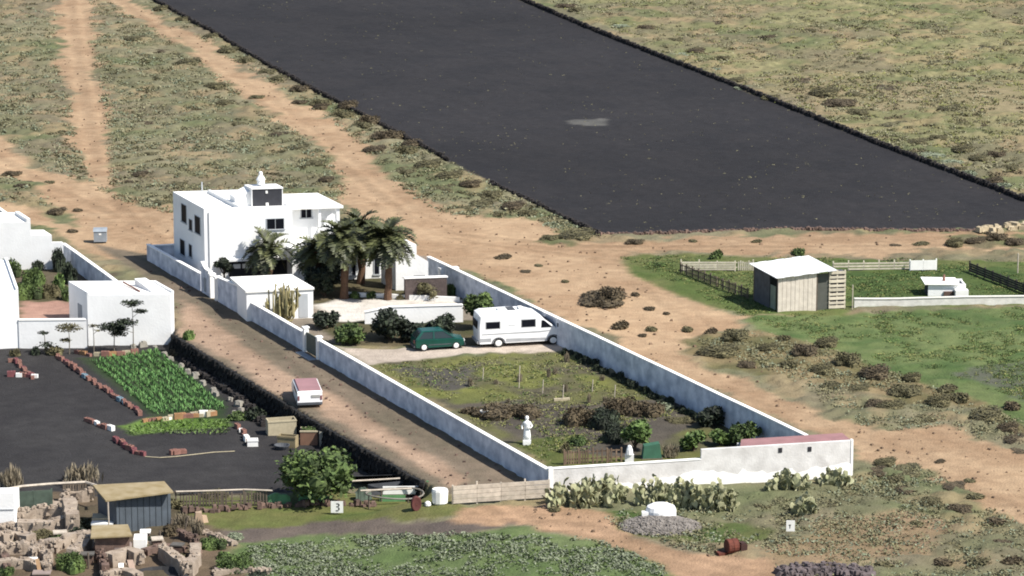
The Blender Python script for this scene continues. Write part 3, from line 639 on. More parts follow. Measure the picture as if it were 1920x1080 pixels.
# ------------------------------------------------------------------ left white buildings
def left_buildings():
    # long white outbuilding facing the ash plot
    O = P(166,648,GZ); t = thing('white_outbuilding', 'white flat-roofed outbuilding with blank front above the ash plot', 'building', O)
    U = 2.0; uu = ang(U); f = lambda px, py: onplane(O, uu, px, py)
    L = f(330,600)[0]; zt = f(166,553)[1]; fr = skew(O, U, VD+2, O); dep = 4.1
    b = MB(fr); rnd = .35
    b.prism([(0,0),(L-rnd,0),(L-.1,.1),(L,rnd),(L,dep),(0,dep)], -1.6, zt)
    b.build('walls', WHITE, t)
    r = MB(fr); r.box(.16,L-.16,.16,dep-.16,zt,zt+.03); r.build('roof', ROOFW, t)
    q = MB(fr); q.box(0,L,dep-.16,dep,zt,zt+.2); q.box(0,.16,0,dep-.16,zt,zt+.2); q.box(L-.16,L,.3,dep-.16,zt,zt+.2); q.build('parapet', WHITE, t)
    k = MB(); c = fr(3.2,2.6,0); k.lathe((c[0],c[1],0), [(.62,zt+.03),(.66,zt+.25),(.5,zt+.4),(.5,zt+.36),(.1,zt+.34)], 14); k.build('roof_tub', mat('tub_grey', (.5,.5,.46), .8, .1, 2), t)
    k = MB(fr); k.prism([(4.9,.6),(5.9,.6),(5.4,3.2),(4.6,3.2)], zt+.03, [zt+.15,zt+.25,zt+.6,zt+.55]); k.build('roof_hatch', WHITE, t)
    k = MB(fr); k.tube([(4.1,.7,zt+.1),(3.9,3.6,zt+.2)], .07, 6); k.build('roof_pipe', TERRA, t)
    k = MB(fr); k.box(-.03,-.004,1.2,2.1,0,1.6); k.build('door', GREYB, t)
    # low white wall joining it to the left
    O = P(-60,655,GZ); t = thing('low_white_wall', 'low white wall between the corner block and the outbuilding', 'wall', O)
    f = lambda px, py: onplane(O, uu, px, py); L0 = f(36,620)[0]; L1 = f(163,600)[0]; zt = f(90,600)[1]
    fr = skew(O, U, VD+2, O)
    m = MB(fr); m.box(L0,L1,.1,.4,-1.6,zt-.06); m.build('body', WHITE, t); MB(fr).box(L0,L1-.02,.06,.46,zt-.06,zt+.02).build('capping', ROOFW, t)
    # tall block at the left edge
    c = [P(-90,660,GZ), P(38,653,GZ)]; zt = TZ(c[1][1], 545); O = c[1]
    back = P(14,487,zt)
    t = thing('white_block', 'tall blank white block at the edge of the ash plot', 'building', O)
    pts = [(c[0][0]-O[0],c[0][1]-O[1]),(0,0),(back[0]-O[0],back[1]-O[1]),(c[0][0]-O[0]-2,back[1]-O[1])]
    zl = zt-GZ; MB().prism(pts, -.4, zl).build('walls', WHITE, t)
    q = MB(); 
    a, b2 = pts[1], pts[2]; q.prism([(a[0]-.2,a[1]+.02),(a[0]-.01,a[1]+.02),(b2[0]-.01,b2[1]-.02),(b2[0]-.2,b2[1]-.02)], zl, zl+.18); q.build('parapet', WHITE, t)
    # stepped house with the yard before it
    O = P(60,505); t = thing('stepped_white_house', 'white house stepping down in three blocks behind the planted yard', 'house', O)
    f = lambda px, py: onplane(O, uu, px, py); fr = skew(O, U, VD, O)
    z1 = f(60,417)[1]; z2 = f(80,441)[1]; z3 = f(108,455)[1]; a1 = f(98,470)[0]; a2 = f(119,470)[0]
    w1 = MB(fr); w1.box(-6,0,0,3.2,-.2,z1); w1.box(0,a1,.01,2.2,-.2,z2); w1.box(a1,a2,.02,.4,-.2,z3); w1.build('walls', WHITE, t)
    w1 = MB(fr); w1.box(-.3,0,.01,3.2,z1,z1+.3); w1.box(-6,-.3,3.0,3.2,z1,z1+.22); w1.build('parapet', WHITE, t)
    w1 = MB(fr); w1.box(-6,-.31,0,2.99,z1,z1+.02); w1.box(.02,a1-.02,.03,2.15,z2,z2+.02); w1.build('roof', ROOFW, t)
    # yard wall running down the lane
    A = P(119,500); B = P(222,560)
    A = P(119,456,1.6); B = P(222,530,1.4); A = (A[0],A[1],0); B = (B[0],B[1],0)
    wallrun('yard_wall', 'white-capped yard wall between the lane and the planted yard', subdiv(A,B,5), [1.62,1.6,1.56,1.52,1.48,1.42])
    A = P(-40,362,1.1); B = P(20,405,1.1)
    wallrun('yard_wall', 'short pale wall top at the upper edge of the stepped house', [(A[0],A[1],0),(B[0],B[1],0)], [1.1,1.1])
left_buildings()
# ------------------------------------------------------------------ stone walls and banks
def rubble(name, label, pts, h, w_, m, n_per_m=7, s=.16, cat='wall', group=None, zb=0.0, rnd=random, core=False):
    ref = pts[0]; mb = MB()
    for i in range(len(pts)-1):
        a, b = Vector(pts[i][:2]), Vector(pts[i+1][:2]); L = (b-a).length; d = (b-a)/max(L,.01); q = Vector((-d.y,d.x))
        if core:
            n = max(1, int(L/.3))
            for j in range(n):
                p = a+d*L*(j+.5)/n; hh = h*rnd.uniform(.7,.95)
                mb.stone((p.x-ref[0],p.y-ref[1],zb+hh/2-.1), .3, w_*.42, hh/2+.1, rnd)
        for _ in range(int(L*n_per_m)):
            k = rnd.random(); z = rnd.random()**.8*h; o = rnd.uniform(-1,1)*w_/2*(1-.4*z/max(h,.01))
            p = a+d*L*k+q*o; sz = s*rnd.uniform(.6,1.5)
            mb.stone((p.x-ref[0],p.y-ref[1],zb+z), sz, sz*.8, sz*.65, rnd)
    o = mb.build(name, m, None, (ref[0],ref[1],0)); return tag(o, label, cat, group)
def path(pix, z=0): return [P(x,y,z) for x,y in pix]
rubble('dry_stone_wall', 'dark lava stone wall between the scrub strip and upper edge of ash field', path([(278,-4),(400,62),(500,122),(600,176),(700,228),(780,270),(840,302)]), .4, .3, LAVA, 8, .13, core=True)
rubble('dry_stone_wall', 'broken lava stone wall ending at the lower tip of the ash field', path([(920,345),(1010,386),(1060,410),(1122,440)]), .3, .35, LAVA, 7, .14, core=True)
rubble('dry_stone_wall', 'long dark stone wall between the ash field and the green scrub slope', path([(968,-4),(1100,52),(1250,112),(1450,190),(1650,272),(1800,330),(1925,378)]), .42, .3, LAVA, 10, .14, core=True)
rubble('stone_bank', 'low brown stone ridge between the ash field and the sandy road', path([(1122,441),(1300,436),(1500,430),(1700,433),(1862,433)]), .16, .5, STONED, 11, .12, core=True)
# retaining wall below the lane
def retaining():
    pts = [P(328,629),P(400,673),P(480,722),P(560,772),P(640,818),P(720,862),P(800,908)]
    ref = pts[0]; mb = MB()
    for i in range(len(pts)-1):
        a, b = Vector(pts[i][:2]), Vector(pts[i+1][:2]); L = (b-a).length; d = (b-a)/L; q = Vector((d.y,-d.x))
        n = int(L/.28)
        for k in range(n):
            for j in range(6):
                p = a+d*(L*(k+random.random()*.7)/n)+q*(.08+.22*(1-j/6)+random.uniform(0,.12))
                mb.stone((p.x-ref[0],p.y-ref[1],GZ+.1+j*.22+random.uniform(-.04,.04)), .2*random.uniform(.7,1.2), .16, .13)
    tag(mb.build('retaining_wall', LAVAW, None, (ref[0],ref[1],0)), 'black lava retaining wall dropping from the dirt lane to ash plot', 'wall')
retaining()
# ------------------------------------------------------------------ plants
def leafmesh(name, kind, n, size, lo=.7, seed=0, flat=True, upright=0, lumps=5, core=True):
    rng = np.random.default_rng(seed); mb = MB(); rnd = random.Random(seed)
    cs = [(0,0,.1,.8)]+[(rnd.uniform(-.55,.55),rnd.uniform(-.55,.55),rnd.uniform(.05,.4),rnd.uniform(.35,.6)) for _ in range(lumps)]
    for (x,y,z,r) in cs:
        k = int(n*r*r/sum(c[3]**2 for c in cs))
        c = blob(k, (r,r,r*.85), rng, lo, (x,y,z), flat)
        if upright:
            d = np.zeros((k,3)); d[:,:2] = rng.normal(size=(k,2))*.35+(c[:,:2])*.4; d[:,2] = 1
            mb.npq(quads(c, size*upright, 0, rng, .35, d))
        else: mb.npq(quads(c, size, .35, rng))
        if core:
            v = []; nn = 8
            mb.lathe((x,y,z*.6), [(r*.8,-.15),(r*.82,.15*r),(r*.62,.5*r),(r*.3,.68*r),(.02,.74*r)], 8)
    me = mb.build(name, LEAF[kind]); dm = me.data; bpy.data.objects.remove(me); return dm
SHR = {}
for k in LEAF:
    if k == 'dry': SHR[k] = [leafmesh('shrub', k, 420, .2, .3, 40+i, True, 1.0, 6, False) for i in range(2)]
    else: SHR[k] = [leafmesh('shrub', k, 340, .15, .8, 11*i+hash(k) % 7*0+len(k), True) for i in range(3)]
SHRB = {k: [leafmesh('shrub', k, 1500, .075, .75, 90+i, True, 0, 9) for i in range(2)] for k in ('olive','brown','dark','green')}
def gz1(x, y): return float(ground_z(np.array([x]), np.array([y]))[0])
def shrub(px, py, wpx, hpx, kind, label, z=None, name='shrub', cat='shrub', group=None, sy=1.0):
    zz = 0.0 if z is None else z
    p = P(px, py, zz)
    if z is None: pass
    d = p[1]*_c-(zz-CH)*_s; rx = wpx/2/(F/d)/1.15; hz = hpx/(F/d)
    hz = max(.12, (hz-rx*sy*2*.24*.5))/.95
    o = bpy.data.objects.new(name, random.choice((SHRB if rx > .8 and kind in SHRB else SHR)[kind])); C.objects.link(o)
    o.location = (p[0], p[1]+rx*sy*.6, zz-.03); o.scale = (rx, rx*sy, hz); o.rotation_euler = (0,0,0)
    o.rotation_euler.z = random.uniform(0, 6.28) if sy == 1 else 0
    return tag(o, label, cat, group)
# shrubs of the open land, where the photograph shows each one
SH = {
 ('brown', 'low brown shrub on the bare earth between compound wall and fenced pen', 'shrubs on the bare earth'): [
   (1130,575,120,30),(1145,570,70,38),(1218,583,30,10),(1192,556,22,10),(1165,618,40,20),(1222,622,30,12),(1250,590,18,7),(1290,622,28,12),(1335,628,30,16),(1205,632,22,8),(1100,556,26,8),(1060,530,20,7),(985,512,28,7),(1010,500,22,6),(945,486,40,12)],
 ('olive', 'olive shrub in the rough band below the right meadow', 'shrubs below the meadow'): [
   (1380,640,70,26),(1345,668,110,26),(1440,658,54,18),(1510,670,70,28),(1590,690,70,34),(1540,700,60,22),(1640,710,80,30),(1610,735,60,16),(1700,745,90,26),(1670,770,80,22),(1760,760,70,24),(1850,790,90,28),(1890,810,60,22),(1800,755,50,22),(1550,650,60,22),(1470,640,36,14),(1710,715,50,20),(1780,735,50,16),(1900,770,40,20),(1560,728,50,14),(1400,690,50,14),(1480,690,46,16),(1905,830,60,16)],
 ('brown', 'brown mound shrub on the sandy slope right of the compound', 'shrubs right of compound'): [
   (1650,768,70,20),(1740,790,50,12),(1660,872,60,16),(1700,890,80,16),(1790,916,60,10),(1640,890,70,14),(1820,905,30,8),(1910,850,40,8),(1765,868,26,8)],
 ('olive', 'grey-olive shrub in the mixed scrub at the bottom right corner', 'shrubs of the bottom right'): [
   (1750,950,60,18),(1800,965,70,20),(1830,935,50,12),(1700,925,50,12),(1870,985,50,16),(1880,1030,60,16),(1900,1060,50,20),(1790,1030,50,12),(1680,905,50,14),(1840,1065,60,20),(1770,1060,50,14),(1600,935,40,10),(1560,950,50,10),(1500,955,60,12),(1430,955,50,12),(1560,1075,60,22),(1660,1070,50,18),(1720,985,34,10)],
 ('olive', 'dark shrub in the strip between diagonal track and ash field', 'shrubs along the ash field'): [
   (300,20,40,14),(340,40,36,12),(395,72,44,14),(425,98,50,14),(460,118,40,14),(500,140,50,14),(520,150,40,12),(560,172,50,16),(600,200,60,18),(640,222,60,18),(680,240,60,18),(720,262,70,20),(700,285,60,16),(760,290,60,20),(800,315,70,20),(760,325,60,14),(840,335,70,18),(880,350,60,16),(830,360,60,14),(920,372,60,18),(960,392,60,18),(990,405,50,14),(900,385,60,14),(870,395,50,12),(560,195,40,10),(930,405,40,10),(1080,448,90,22),(1030,452,50,14)],
 ('brown', 'brown bush on the diagonal track verge among paler scrub', 'brown bushes beside the track'): [
   (650,205,50,22),(690,235,56,24),(735,262,60,22),(600,205,40,16),(770,275,50,18)],
 ('olive', 'dark clump in the upper left scrub between the two sandy tracks', 'clumps between the tracks'): [
   (350,122,60,18),(400,165,56,14),(250,75,50,12),(300,100,40,10),(270,235,50,10),(420,195,50,10),(440,235,50,9),(330,265,50,9),(260,330,40,12),(330,350,50,12),(300,385,50,12),(560,280,50,12),(590,310,50,12),(610,340,40,12),(520,255,50,10),(240,345,40,9),(380,300,50,10),(280,290,44,9),(480,185,40,9)],
 ('brown', 'dark shrub by the junction of tracks near the grey bin', 'shrubs near the grey bin'): [
   (103,402,46,16),(145,397,26,8),(135,437,30,9),(20,330,50,12),(40,350,44,12),(90,345,30,8)],
 ('olive', 'dark bush on the green slope beyond the ash field', 'bushes beyond the ash field'): [
   (1210,56,50,12),(1265,80,44,12),(1305,98,50,12),(1355,112,40,10),(1380,152,40,10),(1445,188,50,14),(1545,180,80,22),(1575,200,90,18),(1610,215,60,14),(1600,180,40,10),(1680,240,80,12),(1720,270,60,14),(1760,262,50,12),(1805,285,60,18),(1835,300,50,14),(1870,295,50,14),(1865,345,50,18),(1895,320,50,14),(1800,322,40,12),(1500,155,60,10),(1660,168,60,10),(1080,22,40,12),(1060,14,60,10),(1440,72,40,9),(1520,60,40,8),(1620,112,40,8),(1750,120,50,8),(1700,60,40,8),(1850,90,50,9),(1780,205,60,10),(1340,45,40,8)],
 ('grey', 'grey-green tuft just outside the stone wall of the ash field', 'grey tufts beyond the wall'): [
   (1745,295,60,12),(1780,308,60,12),(1820,330,40,14),(1400,168,50,10),(1340,135,50,10),(1270,105,50,8),(1160,52,50,9),(1880,352,40,12)],
 ('brown', 'dark tuft at the edge of the sandy road below the ash field', 'tufts on the road edge'): [
   (1190,458,50,12),(1300,455,22,8),(1420,455,26,8),(1790,462,50,20),(1830,456,60,14),(1870,452,60,18),(1905,460,50,16),(1730,460,40,9),(1680,462,30,6)],
 ('green', 'small leafy bush behind the fence of the pen', 'bushes behind the pen'): [
   (1345,487,30,22),(1498,480,34,18),(1240,500,30,10)],
}
for (kind, lab, grp), lst in SH.items():
    for (x, y, w_, h_) in lst:
        kk = kind if random.random() < .8 else ('olive' if kind == 'brown' else 'brown' if kind == 'olive' else kind)
        shrub(x, y, w_, h_*1.1, kk if kind not in ('grey','green') else kind, lab, 0.0, group=grp, sy=random.uniform(.9,1.5))
def scrub_stuff(name, label, poly, n, kinds_col, zz=0, size=(.25,.6), hgt=.5, leaf=.13, seed=5, per=9, avoid=('dirt','dirt2','ash','lane','laneworn','redtrack')):
    rng = np.random.default_rng(seed); xs = [p[0] for p in poly]; ys = [p[1] for p in poly]
    px = rng.uniform(min(xs),max(xs),n*5); py = rng.uniform(min(ys),max(ys),n*5)
    zn = zone_mask(px, py)
    # land points; clump where a broad noise is high
    u = (px-960)/F; v = (540-py)/F; t = (zz-CH)/(-_s+v*_c); X = u*t; Y = (_c+v*_s)*t
    gz_ = ground_z(X, Y) if len(px) < 2e5 else 0; t = (gz_-CH)/(-_s+v*_c); X = u*t; Y = (_c+v*_s)*t
    dens = fbm(X,Y,3.5,seed+3,3)
    ok = inpoly(px,py,poly) & ~np.isin(zn, avoid) & (dens > rng.uniform(.30,.62,len(px)))
    X = X[ok][:n]; Y = Y[ok][:n]; m = len(X)
    r = rng.uniform(size[0],size[1],m)
    cen = np.repeat(np.stack([X,Y,np.zeros(m)],1), per, 0); rr = np.repeat(r, per)
    d = rng.normal(size=(m*per,3)); d /= np.linalg.norm(d,axis=1)[:,None]; d[:,2] = np.abs(d[:,2])
    cen = cen+d*rr[:,None]*np.array([1,1,hgt])*rng.uniform(.5,1,m*per)[:,None]; cen[:,2] += np.repeat(ground_z(X, Y), per)
    ref = np.array([X.mean(), Y.mean(), 0])
    q = quads(cen-ref, leaf, .5, rng)
    ci = np.repeat(rng.choice(len(kinds_col), m), per)
    mb = MB(); mb.npq(q); mb.m = ci.tolist()
    o = mb.build(name, [LEAF[k] for k in kinds_col], None, tuple(ref)); o['kind'] = 'stuff'; o['label'] = label; o['category'] = 'ground cover'; return o
scrub_stuff('scrub', 'low grey-green and olive scrub covering the slope of the upper left', [(-80,-30),(330,-30),(840,300),(1120,445),(640,390),(335,400),(-80,380)], 6500, ['scrub','grey','pale','scrub'], seed=5, leaf=.11, size=(.2,.75), hgt=.42, per=12)
scrub_stuff('scrub', 'low yellow-green scrub covering the slope beyond the ash field', [(960,-30),(2000,-30),(2000,400),(1500,215)], 6000, ['scrub','pale','scrub','pale','yellow'], seed=15, leaf=.11, size=(.2,.75), hgt=.4, per=12)
scrub_stuff('scrub', 'mixed low scrub over the rough ground at the lower right', [(1600,600),(1300,640),(1500,720),(1700,860),(1400,930),(1040,950),(1250,1020),(1400,1100),(2000,1100),(2000,620)], 3400, ['scrub','grey','scrub','scrub'], seed=25, leaf=.09, avoid=('dirt','ash','redtrack','green','pen','greypatch'))
scrub_stuff('grass_tufts', 'grey-green tufts of the grassy slope at the bottom edge', [(470,1025),(850,998),(1120,1014),(1230,1058),(1320,1120),(470,1120)], 2600, ['grey','grey','green','grey'], zz=-.6, seed=35, size=(.15,.5), hgt=.6, leaf=.08, per=14, avoid=('redtrack','roadlow'))
scrub_stuff('meadow_grass', 'bright green grass of the right meadow and pens', [(1165,482),(1280,478),(2000,490),(2000,770),(1700,690),(1410,600)], 6500, ['green','yellow','bright','green'], seed=45, size=(.15,.5), hgt=.15, leaf=.06, per=12, avoid=('dirt','ash'))
scrub_stuff('garden_weeds', 'yellow-green weeds and dry stalks over the walled garden', [(700,684),(1056,660),(1300,772),(1180,800),(1060,870),(1030,872)], 1700, ['yellow','green','scrub','yellow'], seed=55, size=(.15,.45), hgt=.35, leaf=.07, avoid=())
scrub_stuff('scrub', 'scattered darker tussocks over the slope of the upper left', [(-80,-30),(330,-30),(840,300),(1120,445),(640,390),(335,400),(-80,380)], 650, ['dusk','olive'], seed=65, leaf=.11, size=(.3,1.0), hgt=.3, per=34)
scrub_stuff('scrub', 'scattered darker tussocks on the slope beyond the ash field', [(960,-30),(2000,-30),(2000,400),(1500,215)], 480, ['dusk','olive','brown'], seed=66, leaf=.11, size=(.3,1.0), hgt=.3, per=34)
scrub_stuff('weeds', 'tiny pale weeds scattered over the black ash field', [(280,0),(975,0),(1920,378),(1860,430),(1120,440),(840,305)], 700, ['scrub'], seed=67, leaf=.06, size=(.05,.25), hgt=.3, per=4, avoid=('dirt','scrub','scrub_r'))
def pebbles(name, label, poly, n, m, seed, smax=.12, only=None):
    r = random.Random(seed); xs = [p[0] for p in poly]; ys = [p[1] for p in poly]; mb = MB(); ref = P(sum(xs)/len(xs), sum(ys)/len(ys)); k = 0
    rng = np.random.default_rng(seed); px = rng.uniform(min(xs),max(xs),n*4); py = rng.uniform(min(ys),max(ys),n*4); ok = inpoly(px,py,poly)
    zn = zone_mask(px, py)
    if only: ok &= np.isin(zn, only)
    for x, y in list(zip(px[ok], py[ok]))[:n]:
        p = P(x, y); s = smax*r.uniform(.3,1)**2+.025; z = float(ground_z(np.array([p[0]]), np.array([p[1]]))[0])
        mb.stone((p[0]-ref[0],p[1]-ref[1],z+s*.3), s, s*.8, s*.6, r)
    o = mb.build(name, m, None, ref); o['kind'] = 'stuff'; o['label'] = label; o['category'] = 'stones'
pebbles('loose_stones', 'small loose stones scattered over the sandy tracks and bare earth', [(-50,200),(100,-30),(240,-30),(700,300),(1010,420),(1860,445),(1180,505),(1300,640),(1960,850),(1960,1080),(1500,1080),(1000,1000),(800,480),(640,400),(330,500),(0,400)], 1300, mat('soil_stone', lin(150,124,100), .95, .2, 3, island=.3), 71, .11, ('dirt','dirt2','shrubland','redtrack','laneworn'))
pebbles('loose_stones', 'small dark stones along the lane verges', [(240,480),(400,560),(960,890),(850,925),(335,640),(330,560)], 260, STONED, 72, .09)
# ------------------------------------------------------------------ palms
def palm(px, py, hpx, crown_px, label, nf=58, seed=1, trunk=True, thick=.3):
    p = P(px, py); d = p[1]*_c+CH*_s; k = F/d; H = hpx/k; R = crown_px/2/k*1.12
    t = thing('palm_tree', label, 'palm tree', p, 0, 'palms before the house'); rnd = random.Random(seed)
    pts = [(0,0,-.1)]; rs = [thick*1.25]
    for i in range(1,9):
        z = H*i/8; pts.append((rnd.uniform(-.05,.05)+.1*math.sin(z),rnd.uniform(-.04,.04),z)); rs.append(thick*(1.08 if i % 2 else .92)*(1 if i < 7 else 1.3))
    MB().tube(pts, rs, 10).build('trunk', PALMT, t)
    mb = MB(); top = Vector(pts[-1])
    for i in range(nf):
        az = rnd.uniform(0,6.28); el = rnd.uniform(-.55,1.3); L = R*rnd.uniform(.85,1.1)*(1.05 if el < .8 else .85)
        n = 9; pos = top+Vector((0,0,.1)); dirv = Vector((math.cos(az)*math.cos(el), math.sin(az)*math.cos(el), math.sin(el)))
        side = Vector((-math.sin(az), math.cos(az), 0)); prev = pos.copy(); pl = [pos.copy()]
        for j in range(n):
            dirv = (dirv+Vector((0,0,-.17))).normalized(); pos = pos+dirv*L/n; pl.append(pos.copy())
        for j in range(n):
            a, b = pl[j], pl[j+1]; dd = (b-a).normalized(); up = side.cross(dd).normalized()
            wl = L*.23*math.sin(math.pi*(.12+.85*(j+.5)/n))
            mb.add([tuple(a-side*.025),tuple(a+side*.025),tuple(b+side*.02),tuple(b-side*.02)], [(0,1,2,3)])
            for s_ in (-1,1):
                for q in range(2):
                    o = a.lerp(b, (q+.5)/2+rnd.uniform(-.1,.1)); tip = o+side*s_*wl*rnd.uniform(.85,1.1)+dd*wl*.55+up*-.35*wl*rnd.uniform(.2,1.2)
                    wv = dd*.095
                    mb.add([tuple(o-wv),tuple(o+wv),tuple(tip+wv*.4),tuple(tip-wv*.2)], [(0,1,2,3)])
    mb.build('crown', PALMG, t)
    return t
palm(504,532,66,100,'small palm with spiky fronds beside the house porch', 44, 3, thick=.22)
palm(597,545,76,104,'wide low palm at the left of the dense palm group', 60, 5)
palm(645,560,114,112,'tall palm with pale trunk in the middle of palm group', 64, 8, thick=.3)
palm(676,532,108,98,'palm behind the others with dark shaded trunk', 60, 11, thick=.3)
palm(727,562,118,116,'rightmost tall palm with bare brown trunk', 66, 14, thick=.27)
# ------------------------------------------------------------------ trees
def tree(px, py, wpx, hpx, kind, label, z=0.0, name='tree', cat='tree', n=2200, leaf=.16, lumps=12, trunkfrac=.25, seed=1, wood=BARK):
    p = P(px, py, z); d = p[1]*_c-(z-CH)*_s; k = F/d; R = wpx/2/k; H = hpx/k*.98
    t = thing(name, label, cat, p); rnd = random.Random(seed); rng = np.random.default_rng(seed)
    c0 = H*trunkfrac; rz = (H-c0)/2
    tr = MB(); tr.tube([(0,0,-.1),(.03,0,c0*.7),(0,.03,c0+rz*.5),(.05,0,c0+rz*1.3)], [R*.08+.03,R*.06+.03,R*.045+.02,.02], 7)
    cs = []
    for i in range(lumps):
        a = rnd.uniform(0,6.28); rr = rnd.uniform(.3,.72)*R; zc = c0+rz*(.35+rnd.random()*1.2); f = 1-.35*abs(zc-c0-rz)/rz
        x, y = math.cos(a)*rr*f, math.sin(a)*rr*f; r = rnd.uniform(.28,.46)*R; cs.append((x,y,zc,r))
        tr.tube([(0,0,c0*.8),(x*.5,y*.5,(c0+zc)/2),(x*.9,y*.9,zc)], [R*.04+.015,R*.025+.01,.01], 5)
    cs.append((0,0,c0+rz,R*.5))
    tr.build('trunk', wood, t, smooth=True)
    mb = MB(); tot = sum(c[3]**2 for c in cs)
    for (x,y,zc,r) in cs:
        m = int(n*r*r/tot); mb.npq(quads(blob(m,(r,r,min(r,rz)*.85),rng,.55,(x,y,zc)), leaf, .4, rng))
        mb.lathe((x,y,zc), [(.02,-r*.5),(r*.5,-r*.3),(r*.6,0),(r*.45,r*.35),(.02,r*.5)], 7)
    mb.build('crown', LEAF[kind], t); return t
tree(598,942,166,112,'green','large bright green fig-like tree beside the ash plot',GZ,n=3000,leaf=.17,lumps=26,trunkfrac=.12,seed=2)
tree(893,618,76,72,'green','bushy tree with yellow-green top just behind the motorhome',n=1800,lumps=10,seed=4)
tree(1190,845,66,66,'bright','upright leafy green tree beside the teal box in walled garden',n=1400,lumps=9,seed=6,trunkfrac=.15)
tree(1335,800,70,42,'dark','dark green bush against shaded wall in the garden corner',n=1300,lumps=8,seed=7,trunkfrac=.1,name='bush',cat='bush')
tree(1300,845,60,42,'bright','yellow-green bush near the front wall step',n=1200,lumps=8,seed=9,trunkfrac=.1,name='bush',cat='bush')
tree(1395,835,72,46,'green','loose green bush beside the red roofed lean-to',n=1200,lumps=9,seed=10,trunkfrac=.15,name='bush',cat='bush')
tree(1350,835,50,32,'bright','small bright bush between two larger bushes in the garden corner',n=800,lumps=6,seed=12,trunkfrac=.1,name='bush',cat='bush')
tree(420,530,40,52,'dark','round clipped dark tree beside the house porch',n=1600,leaf=.1,lumps=8,seed=13,trunkfrac=.35)
tree(730,638,90,58,'dark','broad dark bush beside the terrace, left of the green car',n=1800,lumps=11,seed=16,trunkfrac=.08,name='bush',cat='bush')
tree(772,640,60,44,'dark','dark bush directly behind the tail of the green car',n=1100,lumps=8,seed=17,trunkfrac=.08,name='bush',cat='bush')
tree(832,636,76,46,'dark','wide dark bush between green car and motorhome',n=1300,lumps=9,seed=18,trunkfrac=.08,name='bush',cat='bush')
tree(612,615,64,32,'dark','low dark bush at the near end of the annex',n=1000,lumps=8,seed=19,trunkfrac=.08,name='bush',cat='bush')
tree(655,646,74,36,'green','low mounded bush beside the driveway and gate',n=1100,lumps=8,seed=20,trunkfrac=.05,name='bush',cat='bush')
tree(800,560,80,34,'olive','scraggy olive bush against the stone planter wall',n=700,leaf=.13,lumps=9,seed=21,trunkfrac=.2,name='bush',cat='bush')
tree(570,520,50,30,'dark','deep green bush under the leftmost tall palms',n=900,lumps=7,seed=22,trunkfrac=.05,name='bush',cat='bush')
tree(608,556,84,80,'dark','dense dark shrubbery filling the shade beneath the palm group',n=2600,lumps=14,seed=23,trunkfrac=.02,name='bush',cat='bush')
tree(510,515,26,40,'bright','bright green plant between small palm and white pillar',n=600,lumps=6,seed=24,trunkfrac=.1,name='bush',cat='bush')
for (x,y,w_,h_,kd,lb) in ((665,560,30,18,'green','small leafy plant at foot of the middle palm trunk'),(697,560,26,18,'green','small plant between the two tall palm trunks'),(752,562,26,16,'olive','small plant right of the rightmost palm trunk'),(845,555,24,30,'green','thin green shrub beside the white pillar block'),(862,550,26,22,'dark','dark shrub against the far compound wall')):
    shrub(x,y,w_,h_,kd,lb,0.0,name='plant',cat='plant')
# yard plants on the left
for i,(x,y,w_,h_,kd,lb) in enumerate(((20,520,50,46,'green','green bush by the corner of the stepped white house'),(60,537,56,44,'green','yellow-green bush in the middle of the left yard'),(72,508,26,26,'dark','dark bush beneath the middle step of the white house'),(110,510,34,56,'dark','tall dark shrub in the corner under the yard wall'),(132,534,34,52,'dark','arched black-green shrub against the yard wall'),(110,545,30,40,'bright','light green shrub in front of the arched dark one'),(52,562,60,44,'green','leafy bush nearest the tall white block'),(128,564,44,36,'green','leafy bush at the end of the outbuilding'),(92,560,50,36,'olive','dull bush over the terracotta paving'),(165,545,40,14,'dark','dark creeper along the foot of yard wall'))):
    shrub(x,y,w_,h_,kd,lb,0.0,name='bush',cat='bush')
# thin trees and plants before the white outbuilding
def thin_tree(px, py, hpx, tiers, label, seed=1):
    p = P(px, py, GZ); d = p[1]*_c-(GZ-CH)*_s; k = F/d; H = hpx/k; rnd = random.Random(seed); rng = np.random.default_rng(seed)
    t = thing('young_tree', label, 'tree', p); m = MB(); m.tube([(0,0,-.1),(.04,0,H*.5),(0,0,H)], [.05,.035,.015], 6)
    c = MB()
    for (dx, f, r, n) in tiers:
        x = dx/k; z = H*f; R = r/k
        m.tube([(0,0,z*.85),(x,0,z)], [.025,.01], 5)
        c.npq(quads(blob(n,(R,R*.8,R*.3),rng,.2,(x,0,z)), .11, .8, rng, .8))
    m.build('trunk', mat('pale_stem', lin(150,140,125), .9, .1, 3), t); c.build('crown', LEAF['dark' if seed % 2 else 'olive'], t)
thin_tree(250,664,98,[(0,1.0,22,420),(-14,.62,26,620),(-24,.5,20,360),(16,.85,14,160)],'thin tall young tree against the blank outbuilding front',3)
thin_tree(214,664,62,[(-4,.85,26,620),(8,.65,20,300)],'bushy young tree left of the tallest one before the outbuilding',5)
thin_tree(176,668,62,[(0,.95,10,50),(8,.8,8,30)],'pale bare-stemmed sapling at corner of the green crop',4)
thin_tree(130,664,54,[(0,.95,26,420),(-6,.5,12,120)],'flat-topped young tree before the low white wall',6)
thin_tree(84,664,46,[(0,.9,12,90),(4,.4,18,130)],'small dark bushy sapling before the low white wall',7)
for i,(x,y,w_,h_,kd,lb) in enumerate(((100,667,44,24,'olive','olive bush at foot of the low white wall'),(66,667,26,22,'dark','dark shrub near the corner of tall white block'),(28,669,24,20,'olive','small round plant before the tall white block'),(352,638,30,26,'bright','bright weed clump on the lane edge beyond the outbuilding'))):
    shrub(x,y,w_,h_,kd,lb,0 if x > 340 else GZ,name='bush',cat='bush')
